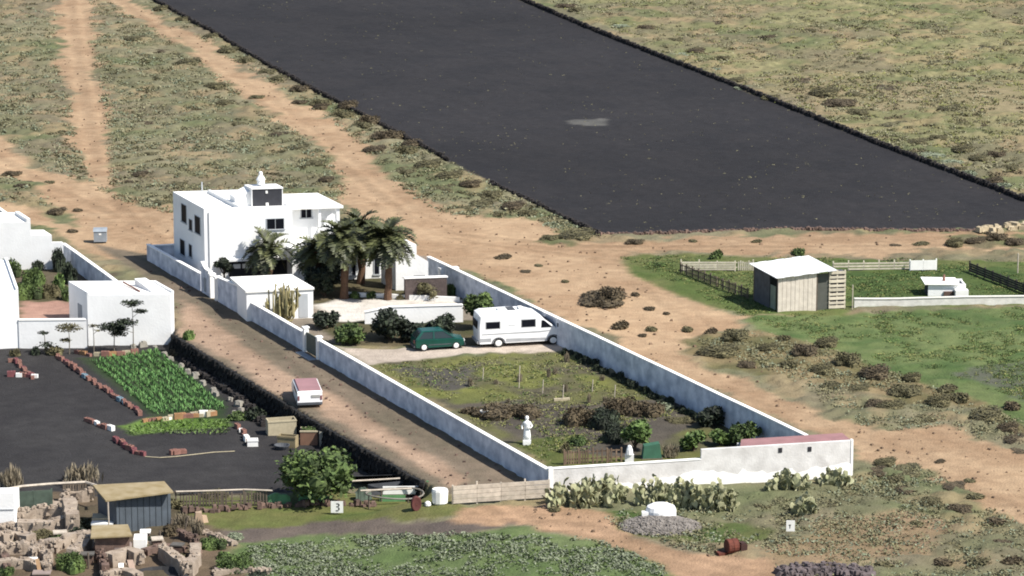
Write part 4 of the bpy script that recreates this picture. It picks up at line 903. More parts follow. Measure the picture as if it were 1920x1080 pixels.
# ------------------------------------------------------------------ cacti
def pads(px, py, wpx, hpx, label, seed, z=0, group='prickly pears along the front wall', m=CACT):
    p = P(px,py,z); d = p[1]*_c-(z-CH)*_s; k = F/d; R = wpx/2/k; H = hpx/k; rnd = random.Random(seed); mb = MB()
    def pad(c, dirv, s):
        n = Vector((rnd.uniform(-1,1),rnd.uniform(-1,1),rnd.uniform(-.2,.2))).normalized(); dirv = Vector(dirv).normalized(); a = dirv.cross(n).normalized(); n = a.cross(dirv)
        vs = []; fs = []
        for j,(f,rw) in enumerate(((0,.22),(.3,.42),(.65,.5),(.9,.36),(1,.12))):
            o = Vector(c)+dirv*s*f
            for q in range(6):
                tt = q*math.pi/3; vs.append(tuple(o+a*math.cos(tt)*rw*s+n*math.sin(tt)*.07*s))
        for j in range(4):
            for q in range(6): fs.append((j*6+q,j*6+(q+1)%6,j*6+6+(q+1)%6,j*6+6+q))
        fs += [tuple(range(5,-1,-1)), tuple(24+q for q in range(6))]
        mb.add(vs, fs); return Vector(c)+dirv*s*.95
    for i in range(max(16, int(wpx/2.0))):
        x = rnd.uniform(-1,1); y = rnd.uniform(-.8,.8); hh = H*(1.0-.4*x*x)*rnd.uniform(.55,1)
        c = Vector((x*R,y*R*.42,-.12)); s = rnd.uniform(.34,.5)
        while c.z < hh-.15:
            dv = Vector((rnd.uniform(-.6,.6),rnd.uniform(-.5,.5),1)); c = pad(c, dv, s)
            if rnd.random() < .8: pad(c-Vector((0,0,.1)), (rnd.uniform(-1,1),rnd.uniform(-.7,.7),.6), s*.9)
            s *= .95
    o = mb.build('prickly_pear', m, None, p); return tag(o, label, 'cactus', group)
pads(1095,946,130,54,'large prickly pear cluster at the corner of front wall and board fence',1)
pads(1140,942,60,48,'yellowish prickly pear just right of the corner cluster',2)
pads(1240,948,80,62,'tall prickly pear left of the dome tank heap',3)
pads(1290,950,60,52,'blue-grey prickly pear in the middle of front wall',4)
pads(1345,956,74,54,'green prickly pear below the step of the front wall',5)
pads(1475,922,76,40,'rounded prickly pear under the small wall vents',6)
pads(1565,912,60,34,'upright prickly pear at the right end of front wall',7)
pads(1508,965,34,40,'small pale prickly pear standing apart before the front wall',8)
def candelabra():
    p = P(530,607); k = F/(p[1]*_c+CH*_s); rnd = random.Random(4); mb = MB(); H = 82/k
    for i in range(46):
        a = rnd.uniform(0,6.28); r = rnd.uniform(.1,1.25); h = H*rnd.uniform(.55,1)*(1-.15*r/1.2)
        x, y = math.cos(a)*r, math.sin(a)*r*.8; z0 = h*rnd.uniform(.1,.45)
        mb.tube([(x*.15,y*.15,max(.1,z0*.5)),(x*.8,y*.8,z0),(x,y,z0+.3),(x*1.03,y*1.03,h)], [.07,.08,.09,.05], 5)
        if rnd.random() < .8: mb.tube([(x,y,h*.7),(x+rnd.uniform(-.3,.3),y+.05,h*.75),(x+rnd.uniform(-.35,.35),y,h*.98)], [.05,.06,.04], 5)
    t = thing('candelabra_cactus', 'big yellowish candelabra cactus in front of the flat-roofed annex', 'cactus', p); mb.build('stems', CACTE, t)
    MB().tube([(0,0,-.1),(0,0,.8)], [.2,.14], 8).build('trunk', BARK, t)
candelabra()
# ------------------------------------------------------------------ vehicles
def loft(mb, prof_fn, ys, m=0):
    """closed side profiles at each y joined into a skin"""
    n = None; vs = []; fs = []
    for y in ys:
        pr_ = prof_fn(y); n = len(pr_); vs += [(x, y, z) for x, z in pr_]
    for i in range(len(ys)-1):
        for k in range(n): fs.append((i*n+k, (i+1)*n+k, (i+1)*n+(k+1)%n, i*n+(k+1)%n))
    fs += [tuple(range(n)), tuple((len(ys)-1)*n+k for k in range(n-1,-1,-1))]
    return mb.add(vs, fs, m)
def wheel(parent, x, y, r, wd, side, hub=HUB):
    q = MB(); prof = [(r*.62,-wd/2),(r*.94,-wd/2),(r,-wd*.3),(r,wd*.3),(r*.94,wd/2),(r*.62,wd/2)]
    def ln(mb, prof, n=18):
        vs = []; fs = []
        for rr, yy in prof:
            for k in range(n): t = 2*math.pi*k/n; vs.append((x+rr*math.cos(t), y+yy, r+rr*math.sin(t)))
        for i in range(len(prof)-1):
            for k in range(n): fs.append((i*n+k,i*n+(k+1)%n,(i+1)*n+(k+1)%n,(i+1)*n+k))
        fs += [tuple(range(n-1,-1,-1)), tuple((len(prof)-1)*n+k for k in range(n))]; mb.add(vs, fs)
    t = bpy.data.objects.new('wheel', None); C.objects.link(t); t.parent = parent
    ln(q, prof); q.build('tyre', TYRE, t)
    h = MB(); ln(h, [(r*.66,-wd/2-.012),(r*.62,-wd/2-.03),(r*.2,-wd/2-.045)] if side < 0 else [(r*.2,wd/2+.045),(r*.62,wd/2+.03),(r*.66,wd/2+.012)]); h.build('rim', hub, t)
def arch_cut(profile, cx, r, zb, n=7):
    return [(cx+r*math.cos(math.pi*(1-k/(n-1))), zb+r*math.sin(math.pi*k/(n-1))) for k in range(n)]
def panel(mb, pts, y, out, th=.012):
    """thin plate on the side plane y, standing out by `out` (sign gives the side)"""
    vs = [(x,y+out,z) for x,z in pts]+[(x,y+out-math.copysign(th,out),z) for x,z in pts]; n = len(pts)
    mb.add(vs, [tuple(range(n)), tuple(range(2*n-1,n-1,-1))]+[(i,n+i,n+(i+1)%n,(i+1)%n) for i in range(n)])
def motorhome():
    a, b = P(897,654), P(1042,646); deg = math.atan2(b[1]-a[1], b[0]-a[0])
    t = thing('motorhome', 'white high-roofed camper van parked beside the green car', 'motorhome', a, deg); t.scale = (1.05, 1, .93)
    L = 6.15; W = 2.05
    def prof(y):
        e = abs(y-W/2)/(W/2); q = .10*max(0,(e-.82)/.18)**1.5; qb = .16*max(0,(e-.75)/.25)**2
        bt = .34
        p = [(.03+q,bt)]+arch_cut(None,1.42,.40,bt)+arch_cut(None,5.28,.40,bt)+[(L-.12-q,bt),(L-q*1.5,.62),(L-.04-q*1.5,.95),(L-.32-q,1.22),(L-.62-q,1.34),(L-1.45,2.02-q*.4),(L-2.0,2.5-q),(L-2.7,2.74-qb*1.3),(2.4,2.80-qb*1.3),(.35,2.76-qb*1.3),(.08+q,2.6-q),(.0+q,1.6)]
        return p
    m = MB(); loft(m, prof, [0,.04,.12,.3,.7,W/2,W-.7,W-.3,W-.12,W-.04,W]); body = m.build('body', VANW, t, smooth=False)
    for side, y, o in ((-1,0,-.012),(1,W,.012)):
        for (x0,x1,z0,z1) in ((.55,1.5,1.55,2.05),(3.05,4.0,1.55,2.1)):
            f = MB(); panel(f, [(x0-.05,z0-.05),(x1+.05,z0-.05),(x1+.05,z1+.05),(x0-.05,z1+.05)], y, o*.7); q = f.build('window', VANG, t)
            g = MB(); panel(g, [(x0,z0),(x1,z0),(x1,z1),(x0,z1)], y, o*1.6); g.build('pane', GLASS, q)
        g = MB(); panel(g, [(4.42,1.42),(5.22,1.42),(4.62,2.0),(4.45,2.0)], y, o); g.build('cab_window', GLASS, t)
        g = MB(); panel(g, [(.25,1.06),(4.3,1.06),(5.05,1.14),(5.05,1.2),(4.3,1.16),(.25,1.14)], y, o); g.build('stripe', VANG, t)
        g = MB(); panel(g, [(.1,.5),(.9,.5),(.9,.78),(.1,.78)], y, o); panel(g, [(1.95,.42),(4.75,.42),(4.75,.62),(1.95,.7)], y, o); g.build('side_skirt', VANG, t)
        for cx in (1.42,5.28):
            g = MB(); a0 = [(cx+.49*math.cos(math.pi*k/10), .34+.49*math.sin(math.pi*k/10)) for k in range(11)]; a1 = [(cx+.41*math.cos(math.pi*k/10), .34+.41*math.sin(math.pi*k/10)) for k in range(10,-1,-1)]
            vs = []; 
            for (x0,z0),(x1,z1) in zip(a0, a1[::-1]): vs += [(x0,y+o*1.4,z0),(x1,y+o*1.4,z1)]
            g.add(vs, [(2*i,2*i+2,2*i+3,2*i+1) for i in range(10)]); g.build('wheel_arch', DGREY, t)
        g = MB(); panel(g, [(2.05,.85),(2.75,.85),(2.75,2.1),(2.05,2.1)], y, o*.5, .004)
        if side < 0:
            g = MB(); panel(g, [(2.1,1.72),(2.6,1.72),(2.6,1.76),(2.1,1.76)], y, o); g.build('door_handle', VANG, t)
    g = MB(); g.box(L-.62,L-.5,-.22,-.02,1.45,1.75); g.build('wing_mirror', DGREY, t)
    g = MB(); g.box(L-.62,L-.5,W+.02,W+.22,1.45,1.75); g.build('wing_mirror', DGREY, t)
    g = MB(); g.add([(L-.64,.2,1.37),(L-.64,W-.2,1.37),(L-1.42,W-.26,2.03),(L-1.42,.26,2.03)], [(0,1,2,3)]); 
    g.v = [(x+.03,y,z+.02) for x,y,z in g.v]; g.build('windscreen', GLASS, t)
    g = MB(); g.box(1.5,2.1,.6,1.2,2.78,2.9); g.build('roof_hatch', WHITEP, t); g = MB(); g.box(3.0,3.3,.7,1.3,2.78,2.92); g.build('roof_hatch', WHITEP, t)
    g = MB(); g.box(2.2,2.7,.5,1.5,2.79,2.85); g.build('solar_panel', DGREY, t)
    g = MB(); g.box(L-.05,L+.02,.15,.45,.75,.95); g.build('headlight', HUB, t)
    g = MB(); g.box(L-.05,L+.02,W-.45,W-.15,.75,.95); g.build('headlight', HUB, t)
    g = MB(); g.box(-.04,-.002,.3,W-.3,1.5,2.1); g.build('rear_window', GLASS, t)
    g = MB(); g.box(-.06,-.002,.1,W-.1,.36,.55); g.build('bumper', VANG, t)
    for x in (1.42,5.28): wheel(t,x,.14,.36,.24,-1); wheel(t,x,W-.14,.36,.24,1)
motorhome()
def small_car():
    a, b = P(778,660), P(872,654); deg = math.atan2(b[1]-a[1], b[0]-a[0])
    t = thing('car', 'small dark green hatchback with bright wheel covers beside the motorhome', 'car', a, deg)
    L = 3.7; W = 1.6
    def prof(y):
        e = abs(y-W/2)/(W/2); q = .08*max(0,(e-.7)/.3)**2; bt = .24
        return [(.02+q,bt+.05)]+arch_cut(None,.68,.31,bt)+arch_cut(None,3.05,.31,bt)+[(L-.03-q,bt+.05),(L-q*2,.55),(L-.06-q*2,.72),(L-.75,.88-q),(.12,.92-q),(.0+q,.7)]
    m = MB(); loft(m, prof, [0,.05,.2,.5,W/2,W-.5,W-.2,W-.05,W]); m.build('body', CARG, t)
    def cab(y):
        k = (y-.06)/(W-.12); e = abs(k-.5)*2; q = .0
        return [(.10,.88),(2.98,.84),(2.2,1.38-.05*e),(2.05,1.42-.06*e),(.75,1.42-.06*e),(.5,1.36-.05*e)]
    m = MB(); vs = []
    bot = [(.1,.06,.89),(2.95,.06,.86),(2.95,W-.06,.86),(.1,W-.06,.89)]; top = [(.55,.2,1.37),(2.15,.2,1.37),(2.15,W-.2,1.37),(.55,W-.2,1.37)]
    m.add(bot+top, [(0,1,5,4),(1,2,6,5),(2,3,7,6),(3,0,4,7)]); m.build('glasshouse', mat('car_glass', (.02,.03,.03), .15, .1, 1), t)
    r = MB(); r.add([(.5,.17,1.37),(2.2,.17,1.37),(2.2,W-.17,1.37),(.5,W-.17,1.37),(.6,.28,1.43),(2.05,.28,1.43),(2.05,W-.28,1.43),(.6,W-.28,1.43)],[(0,3,2,1),(4,5,6,7),(0,1,5,4),(1,2,6,5),(2,3,7,6),(3,0,4,7)]); r.build('roof', CARG, t)
    for y, s in ((0.0,-1),(W,1)):
        pl = MB()
        def bar(x0,x1,xt0,xt1):
            yb = .05 if s < 0 else W-.05; yt = .185 if s < 0 else W-.185; o = .012*s
            pl.add([(x0,yb+o,.88),(x1,yb+o,.88),(xt1,yt+o,1.375),(xt0,yt+o,1.375)], [(0,1,2,3)])
        bar(.06,.3,.5,.7); bar(1.35,1.47,1.38,1.48); bar(2.86,3.0,2.1,2.2); pl.build('pillar', CARG, t)
        g = MB(); panel(g, [(1.02,.42),(2.68,.42),(2.68,.48),(1.02,.48)], y, .012*s); g.build('side_trim', DGREY, t)
    g = MB(); g.box(L-.04,L+.01,.12,.42,.55,.7); g.build('headlight', HUB, t)
    g = MB(); g.box(L-.04,L+.01,W-.42,W-.12,.55,.7); g.build('headlight', HUB, t)
    g = MB(); g.box(L-.02,L+.05,.05,W-.05,.28,.42); g.box(-.05,.02,.05,W-.05,.28,.42); g.build('bumper', DGREY, t)
    g = MB(); g.box(-.02,.0,.1,.35,.6,.8); g.build('tail_light', TERRAR, t)
    for x in (.68,3.05): wheel(t,x,.1,.29,.18,-1); wheel(t,x,W-.1,.29,.18,1)
small_car()
def lane_van():
    a = P(558,766); b = P(604,763); rz = math.radians(9)
    t = thing('small_van', 'small white van with faded pink roof parked on the dirt lane', 'van', a, rz)
    W = 1.68; L = 4.3     # local x across, y forward
    def prof(x):
        e = abs(x-W/2)/(W/2); q = .07*max(0,(e-.75)/.25)**2; bt = .22
        return [(0.0,bt)]+[(c[0],c[1]) for c in arch_cut(None,.7,.3,bt)]+[(c[0],c[1]) for c in arch_cut(None,3.1,.3,bt)]+[(L-.05,bt),(L,.6),(L-.1,.85-q),(L-.5,.95-q),(L-.85,1.18-q),(.15,1.2-q),(.02,1.1)]
    m = MB(lambda x,y,z: (y,x,z)); loft(m, prof, [0,.05,.2,.5,W/2,W-.5,W-.2,W-.05,W]); m.build('body', VANW, t)
    m = MB(); m.add([(.06,.1,1.19),(W-.06,.1,1.19),(W-.06,L-.95,1.17),(.06,L-.95,1.17),(.12,.16,1.27),(W-.12,.16,1.27),(W-.12,L-1.1,1.25),(.12,L-1.1,1.25)],[(0,3,2,1),(4,5,6,7),(0,1,5,4),(1,2,6,5),(2,3,7,6),(3,0,4,7)]); m.build('roof', PINKR, t)
    m = MB(); m.add([(.14,L-.83,1.15),(W-.14,L-.83,1.15),(W-.12,L-.53,.97),(.12,L-.53,.97)], [(0,1,2,3)]); m.v=[(x,y+.03,z+.02) for x,y,z in m.v]; m.build('windscreen', GLASS, t)
    for x, s in ((0,-1),(W,1)):
        m = MB(); 
        for (y0,y1) in ((.5,1.4),(1.6,2.5)): m.box(x-.012 if s < 0 else x, x if s < 0 else x+.012, y0, y1, .82, 1.08)
        m.build('side_window', GLASS, t)
    m = MB(); m.box(W*.56,W*.9,-.025,.0,.72,.9); m.build('number_plate', mat('plate_grey', (.3,.3,.28), .6, .1, 3), t)
    m = MB(); m.box(.02,.14,-.02,.01,.55,.85); m.box(W-.14,W-.02,-.02,.01,.55,.85); m.build('tail_light', TERRAR, t)
    m = MB(); m.box(.0,W,-.07,-.003,.24,.4); m.build('bumper', DGREY, t)
    for y in (.7,3.1):
        for x, s in ((.1,-1),(W-.1,1)):
            e = bpy.data.objects.new('wheel', None); C.objects.link(e); e.parent = t; e.rotation_euler = (0,0,math.pi/2); e.location = (0,0,0)
            q = MB(); n = 16; vs = []; fs = []
            for rr, xx in ((.18,-.09),(.28,-.09),(.28,.09),(.18,.09)):
                for k in range(n): tt = 2*math.pi*k/n; vs.append((y+rr*math.cos(tt), -(x+xx), .28+rr*math.sin(tt)))
            for i in range(3):
                for k in range(n): fs.append((i*n+k,i*n+(k+1)%n,(i+1)*n+(k+1)%n,(i+1)*n+k))
            fs += [tuple(range(n)), tuple(3*n+k for k in range(n))]; q.add(vs, fs); q.build('tyre', TYRE, e)
lane_van()
# ------------------------------------------------------------------ grey bin by the tracks
def bin_():
    p = P(176,457); t = thing('waste_container', 'blue-grey waste container beside the junction of sandy tracks', 'container', p, math.radians(4))
    m = MB(); m.prism([(0,0),(1.05,0),(1.05,.85),(0,.85)], .14, 1.0); 
    m.build('body', GREYB, t)
    m = MB(); m.add([(-.04,-.05,1.0),(1.09,-.05,1.0),(1.09,.9,1.0),(-.04,.9,1.0),(-.04,.2,1.17),(1.09,.2,1.17),(1.09,.85,1.2),(-.04,.85,1.2)],[(0,3,2,1),(4,5,6,7),(0,1,5,4),(1,2,6,5),(2,3,7,6),(3,0,4,7)]); m.build('lid', GREYB, t)
    m = MB(); m.box(.42,.62,-.02,-.002,.72,.86); m.build('sticker', WHITEP, t)
    for x, y in ((.1,.1),(.95,.1),(.1,.75),(.95,.75)):
        m = MB(); m.tube([(x-.04,y,.07),(x+.04,y,.07)], .07, 8); m.build('wheel', TYRE, t)
bin_()
# ------------------------------------------------------------------ shed and pens on the right
def shed():
    O = P(1458,586); fd = math.degrees(math.atan2(P(1570,581)[1]-O[1], P(1570,581)[0]-O[0]))
    t = thing('board_shed', 'pale boarded shed with white sheet roof and open dark side', 'shed', O)
    B = P(1412,563); vd = math.degrees(math.atan2(B[1]-O[1], B[0]-O[0])); dep = math.dist(B[:2],O[:2])
    fr = skew(O, fd, vd, O); U = ang(fd); f = lambda px, py: onplane(O, U, px, py)
    L = f(1530,580)[0]; L2 = f(1574,580)[0]; zt = f(1458,518)[1]; zr = f(1530,508)[1]
    m = MB(fr); n = 9
    for i in range(n):
        a = L*i/n; m.box(a+.012, a+L/n-.012, random.uniform(-.02,.0), .06, -.1, zt+(zr-zt)*i/n-.12)
    m.build('front_boarding', BOARDW, t)
    m = MB(fr); m.box(L,L+.1,0,.1,-.1,zr-.1); m.box(0,.1,.07,.16,-.1,zt-.12); m.box(0,.1,dep-.1,dep,-.1,zt-.05); m.box(L,L+.1,dep-.1,dep,-.1,zr-.1); m.build('post', WOODG, t)
    m = MB(fr); m.box(.1,L+1.4,dep-.05,dep,-.1,zt-.1); m.box(.02,.07,dep*.35,dep-.12,-.1,zt-.15); m.build('back_boarding_side_shade', DGREY, t)  # second box: dark panel painting the shade inside the open side
    m = MB(fr); m.box(.0,.05,dep*.1,dep*.3,.1,1.9); m.build('hanging_sheet', mat('pale_green_sheet', lin(150,165,150), .9, .15, 2), t)
    rf = MB(fr); n = 7; Lr = L+1.3
    for i in range(n):
        a = -.25+(Lr+.4)*i/n; b2 = -.25+(Lr+.4)*(i+1)/n; dz = .03*(i % 2)
        z0 = zt-.12+(zr-zt)*max(0,a)/L; z1 = zt-.12+(zr-zt)*b2/L
        rf.prism([(a,-.25),(b2,-.25),(b2,dep+.25),(a,dep+.25)], [z0+dz,z1+dz,z1+dz+.12,z0+dz+.12], [z0+dz+.05,z1+dz+.05,z1+dz+.17,z0+dz+.17])
    rf.build('roof', mat('white_sheet_roof', (.72,.74,.75), .6, rgb2=(.84,.84,.84), scale=.8), t)
    m = MB(fr); m.box(L+.15,L2-.5,.3,.36,-.1,zr-.3); m.build('door', mat('door_grey', lin(110,112,104), .8, .15, 2), t)
    # slatted side made of pallets
    t2 = thing('pallet_stack', 'pale wooden pallets standing upright at the side of board shed', 'pallets', fr(L2-.75,.2,0) and (O[0]+fr(L2-.75,.2,0)[0], O[1]+fr(L2-.75,.2,0)[1], 0), math.radians(fd))
    m = MB(); W = .95+.35
    for i in range(9): m.box(0,W,0,.04,.08+i*.33,.30+i*.33-(.04 if i % 2 else 0))
    m.build('slats', PALLET, t2); MB().box(.1,W-.1,.17,.75,-.1,2.9).build('gap_shade_box', DGREY, t2)  # dark box added behind the slats so the gaps look shaded
    m = MB(); m.box(0,.1,.05,.16,-.1,3.0); m.box(W-.1,W,.05,.16,-.1,3.0); m.box(W/2-.05,W/2+.05,.05,.16,-.1,3.0); m.build('uprights', PALLET, t2)
shed()
def slat_fence(name, label, A, B, h, rails=3, post=1.6, m=PALLET, vertical=False, gap=.05, skip=0.0, seed=1, z=0.0, mix=False, group=None, panelh=None):
    rnd = random.Random(seed); d = Vector((B[0]-A[0],B[1]-A[1])); L = d.length
    t = thing(name, label, 'fence', (A[0],A[1],z), math.atan2(d.y,d.x), group)
    n = max(1,round(L/post))
    for i in range(n+1):
        x = L*i/n; MB().box(x-.05,x+.05,-.05,.05,-.15,h*rnd.uniform(.95,1.1)).build('post', m, t)
    sm = MB()
    for i in range(n):
        x0 = L*i/n+.06; x1 = L*(i+1)/n-.06
        if vertical or (mix and rnd.random() < .35):
            k = int((x1-x0)/.16)
            for j in range(k):
                if rnd.random() < skip: continue
                a = x0+(x1-x0)*j/k; sm.box(a,a+.1,-.035,-.01,.05,h*rnd.uniform(.85,1.0))
            sm.box(x0,x1,-.005,.03,h*.3,h*.38); sm.box(x0,x1,-.005,.03,h*.75,h*.83)
        else:
            for j in range(rails):
                if rnd.random() < skip: continue
                z0 = .08+(h-.12)*j/rails; sm.box(x0-.05,x1+.05,-.09,-.055,z0,z0+(h-.12)/rails-gap)
    sm.build('slats', m, t); return t
slat_fence('slat_fence', 'pale low slat fence left of the shed at the back of pen', P(1277,508), P(1412,508), .85, 4, 1.3, PALLET, seed=2, mix=True, skip=.12)
slat_fence('slat_fence', 'pale low rail fence right of the shed at the back of pen', P(1562,508), P(1705,506), .8, 3, 1.2, PALLET, seed=3, skip=.1, gap=.1)
t_ = slat_fence('panel_fence', 'two upright white panels ending the rail fence of the pen', P(1706,508), P(1755,507), .95, 1, .95, WHITEP, seed=4)
slat_fence('stick_fence', 'dark leaning stick fence on the left edge of the pen', P(1276,512), P(1402,560), .85, 3, .9, WOODG, vertical=True, seed=5, skip=.05)
slat_fence('dark_fence', 'dark slatted fence on the right edge of the pen', P(1818,510), P(1935,556), .85, 4, 1.2, mat('dark_boards', lin(70,66,62), .95, .25, 3, island=.3), seed=6, gap=.03)
A_ = P(1601,577); B_ = P(1935,570)
wallrun('low_block_wall', 'low whitish block wall between the meadow and the pen', subdiv(A_,B_,8), [.75,.7,.68,.7,.7,.72,.7,.68,.66], th=.25, cap=.05, mats=(RENDER_ if False else mat('block_white', lin(222,220,212,.8), .9, .14, 2.2, .3), mat('block_top', lin(228,226,216,.8), .9, .1, 2)))
MB().tube([(0,0,-.1),(0,0,1.9)], .04, 6).build('fence_post', WOOD, None, P(1598,580)); tag(bpy.data.objects['fence_post'], 'thin pale post at the gap between pallets and block wall', 'post')
o = MB().tube([(0,0,-.1),(0,0,1.6)], .05, 6).build('fence_post', WOOD, None, P(1908,512)); tag(o, 'thin pale post beyond the dark slatted fence', 'post')
def coop():
    O = P(1740,556); t = thing('hen_coop', 'low white coop with dark open end standing in the pen', 'coop', O, math.radians(3))
    m = MB(); m.box(0,2.9,.0,.12,-.1,.95); m.box(0,2.9,1.5,1.62,-.1,1.0); m.box(2.78,2.9,.12,1.5,-.1,.9); m.build('walls', WHITE, t)
    m = MB(); m.add([(-.3,-.2,.97),(2.4,-.2,.93),(2.4,1.8,1.0),(-.3,1.8,1.08),(-.3,-.2,1.03),(2.4,-.2,.99),(2.4,1.8,1.06),(-.3,1.8,1.14)],[(0,3,2,1),(4,5,6,7),(0,1,5,4),(1,2,6,5),(2,3,7,6),(3,0,4,7)]); m.build('roof', ROOFW, t)
    m = MB(); m.box(-.02,.0,.12,1.5,-.1,.95); m.build('open_end_shade', DARK, t)  # dark panel in place of the shade inside the coop
    m = MB(); m.box(1.2,2.0,-.12,-.004,.05,.4); m.build('feed_trough', STONED, t)
    m = MB(); m.box(2.0,3.0,-.7,-.05,-.1,.6); m.build('side_box', WHITEP, t)
    m = MB(); m.tube([(1.35,.8,1.05),(1.33,.78,1.35),(1.36,.8,1.55)], [.13,.1,.06], 8); m.build('roof_pot', TERRA, t)
coop()
# pale rubble patch at the tip of the ash field
rubble('stone_heap', 'cream stone heap at the right tip of the ash field', path([(1845,440),(1880,432),(1935,428)]), .4, 2.2, mat('cream_stone', lin(214,196,162), .95, .15, 3, island=.15), 14, .28, cat='stone heap')
# ------------------------------------------------------------------ board fence, sack, sign boards at the front
slat_fence('board_fence', 'weathered grey board fence closing the lane beside the front wall', P(849,946), P(1029,934), 1.25, 4, 1.55, WOOD, seed=8, gap=.03)
def board_sign(px, py, wpx, hpx, label, z, mark):
    p = P(px,py,z); k = F/(p[1]*_c-(z-CH)*_s); W = wpx/k; H = hpx/k
    t = thing('sign_board', label, 'sign', p, math.radians(random.uniform(-3,6)))
    MB().box(-W/2,W/2,-.02,.02,.12,H).build('board', WHITEP, t)
    MB().box(-.04,.04,.022,.09,-.15,H*.9).build('post', WOODG, t)
    m = MB()
    for x0,x1,z0,z1 in mark: m.box(x0*W,x1*W,-.028,-.021,z0*H,z1*H)
    m.build('lettering', SIGNB, t)
board_sign(632,965,23,26,'small white board with a dark mark before the green tree fence',G(632,965)[2],[(-.05,.15,.78,.86),(.1,.22,.66,.8),(-.05,.15,.56,.64),(.1,.22,.36,.54),(-.1,.12,.26,.34)])
board_sign(1482,1000,16,25,'small white board with tiny dark mark on the right scrub',0,[(-.12,-.02,.4,.7),(-.2,.05,.62,.68)])
def tank():
    p = P(1240,982); t = thing('dome_tank', 'white rounded cistern top on the grey stone mound', 'tank', (p[0],p[1]+.8,0))
    MB().lathe((0,0,0), [(1.0,.25),(1.0,.62),(.9,.85),(.6,.98),(.05,1.02)], 18, sx=.92, sy=.8).build('dome', WHITE, t, smooth=False)
    MB().box(-1.15,-.75,-.5,-.1,.2,.6).build('side_block', WHITEP, t)
    mb = MB(); r = random.Random(3)
    for _ in range(1500):
        a = r.uniform(0,6.28); q = r.random()**.5; x = math.cos(a)*q*2.4; y = math.sin(a)*q*1.9; mb.stone((x,y,.5*(1-q*q)*.9+r.uniform(-.05,.05)), .1*r.uniform(.6,1.7),.09,.07,r)
    tag(mb.build('stone_mound', mat('mound_stone', lin(158,150,142), .95, .2, 3, island=.25), None, (p[0]-.1,p[1]-.6,0)), 'grey rubble mound around the white cistern', 'stone mound')
tank()
def barrel():
    p = P(1362,1038); t = thing('rusty_drum', 'rusty open drum lying on the red track', 'drum', p, math.radians(20))
    m = MB(); n = 16; vs = []; fs = []
    for rr, xx in ((.42,0),(.44,.03),(.42,.35),(.44,.37),(.42,.7),(.44,.74),(.38,.74),(.36,.1)):
        for k in range(n): a = 2*math.pi*k/n; vs.append((xx*.9, rr*math.cos(a), .43+rr*math.sin(a)))
    for i in range(7):
        for k in range(n): fs.append((i*n+k,i*n+(k+1)%n,(i+1)*n+(k+1)%n,(i+1)*n+k))
    fs.append(tuple(range(n-1,-1,-1))); fs.append(tuple(7*n+k for k in range(n)))
    m.add(vs, fs); m.build('shell', RUST, t)
    MB().box(-.55,-.05,-.2,.3,-.03,.12).build('lid', RUST, t)
    m = MB(); m.box(.75,1.15,-.4,.2,-.05,.55); m.box(.8,1.1,-.35,.1,.55,.62); m.build('burner_box', mat('rust_dark', lin(78,48,42), .9, .3, 4), t)
barrel()
def heaps():
    rubble('stone_heap', 'dark purple-grey stone heap at the bottom edge', path([(1465,1080),(1540,1072),(1630,1082)]), .4, 2.4, mat('purple_stone', lin(118,106,106), .95, .2, 3, island=.3), 90, .12, core=True, cat='stone heap')
heaps()
# ------------------------------------------------------------------ walled garden contents
def statue():
    p = P(988,833); t = thing('garden_statue', 'white standing statue on a small base in the walled garden', 'statue', p)
    k = F/(p[1]*_c+CH*_s)
    MB().box(-.26,.26,-.24,.24,-.1,.3).build('base', WHITE, t)
    m = MB()
    m.lathe((0,0,.3), [(.26,0),(.24,.3),(.2,.62),(.17,.78),(.21,.95),(.25,1.12),(.24,1.2),(.1,1.27),(.075,1.32),(.11,1.38),(.125,1.46),(.11,1.56),(.04,1.61)], 14, sx=1, sy=.72)
    m.tube([(.22,0,1.45),(.33,-.05,1.25),(.22,-.16,1.12),(.05,-.2,1.2)], [.07,.06,.05,.04], 7); m.tube([(-.22,0,1.45),(-.34,-.03,1.25),(-.3,-.1,1.05)], [.07,.06,.045], 7)
    m.build('figure', WHITE, t, smooth=True)
statue()
slat_fence('stick_fence', 'brown stick fence near the front wall in walled garden', P(1058,872), P(1165,866), 1.0, 3, .9, mat('brown_stick', lin(140,118,98), .95, .3, 4, island=.4), vertical=True, seed=12, skip=.25)
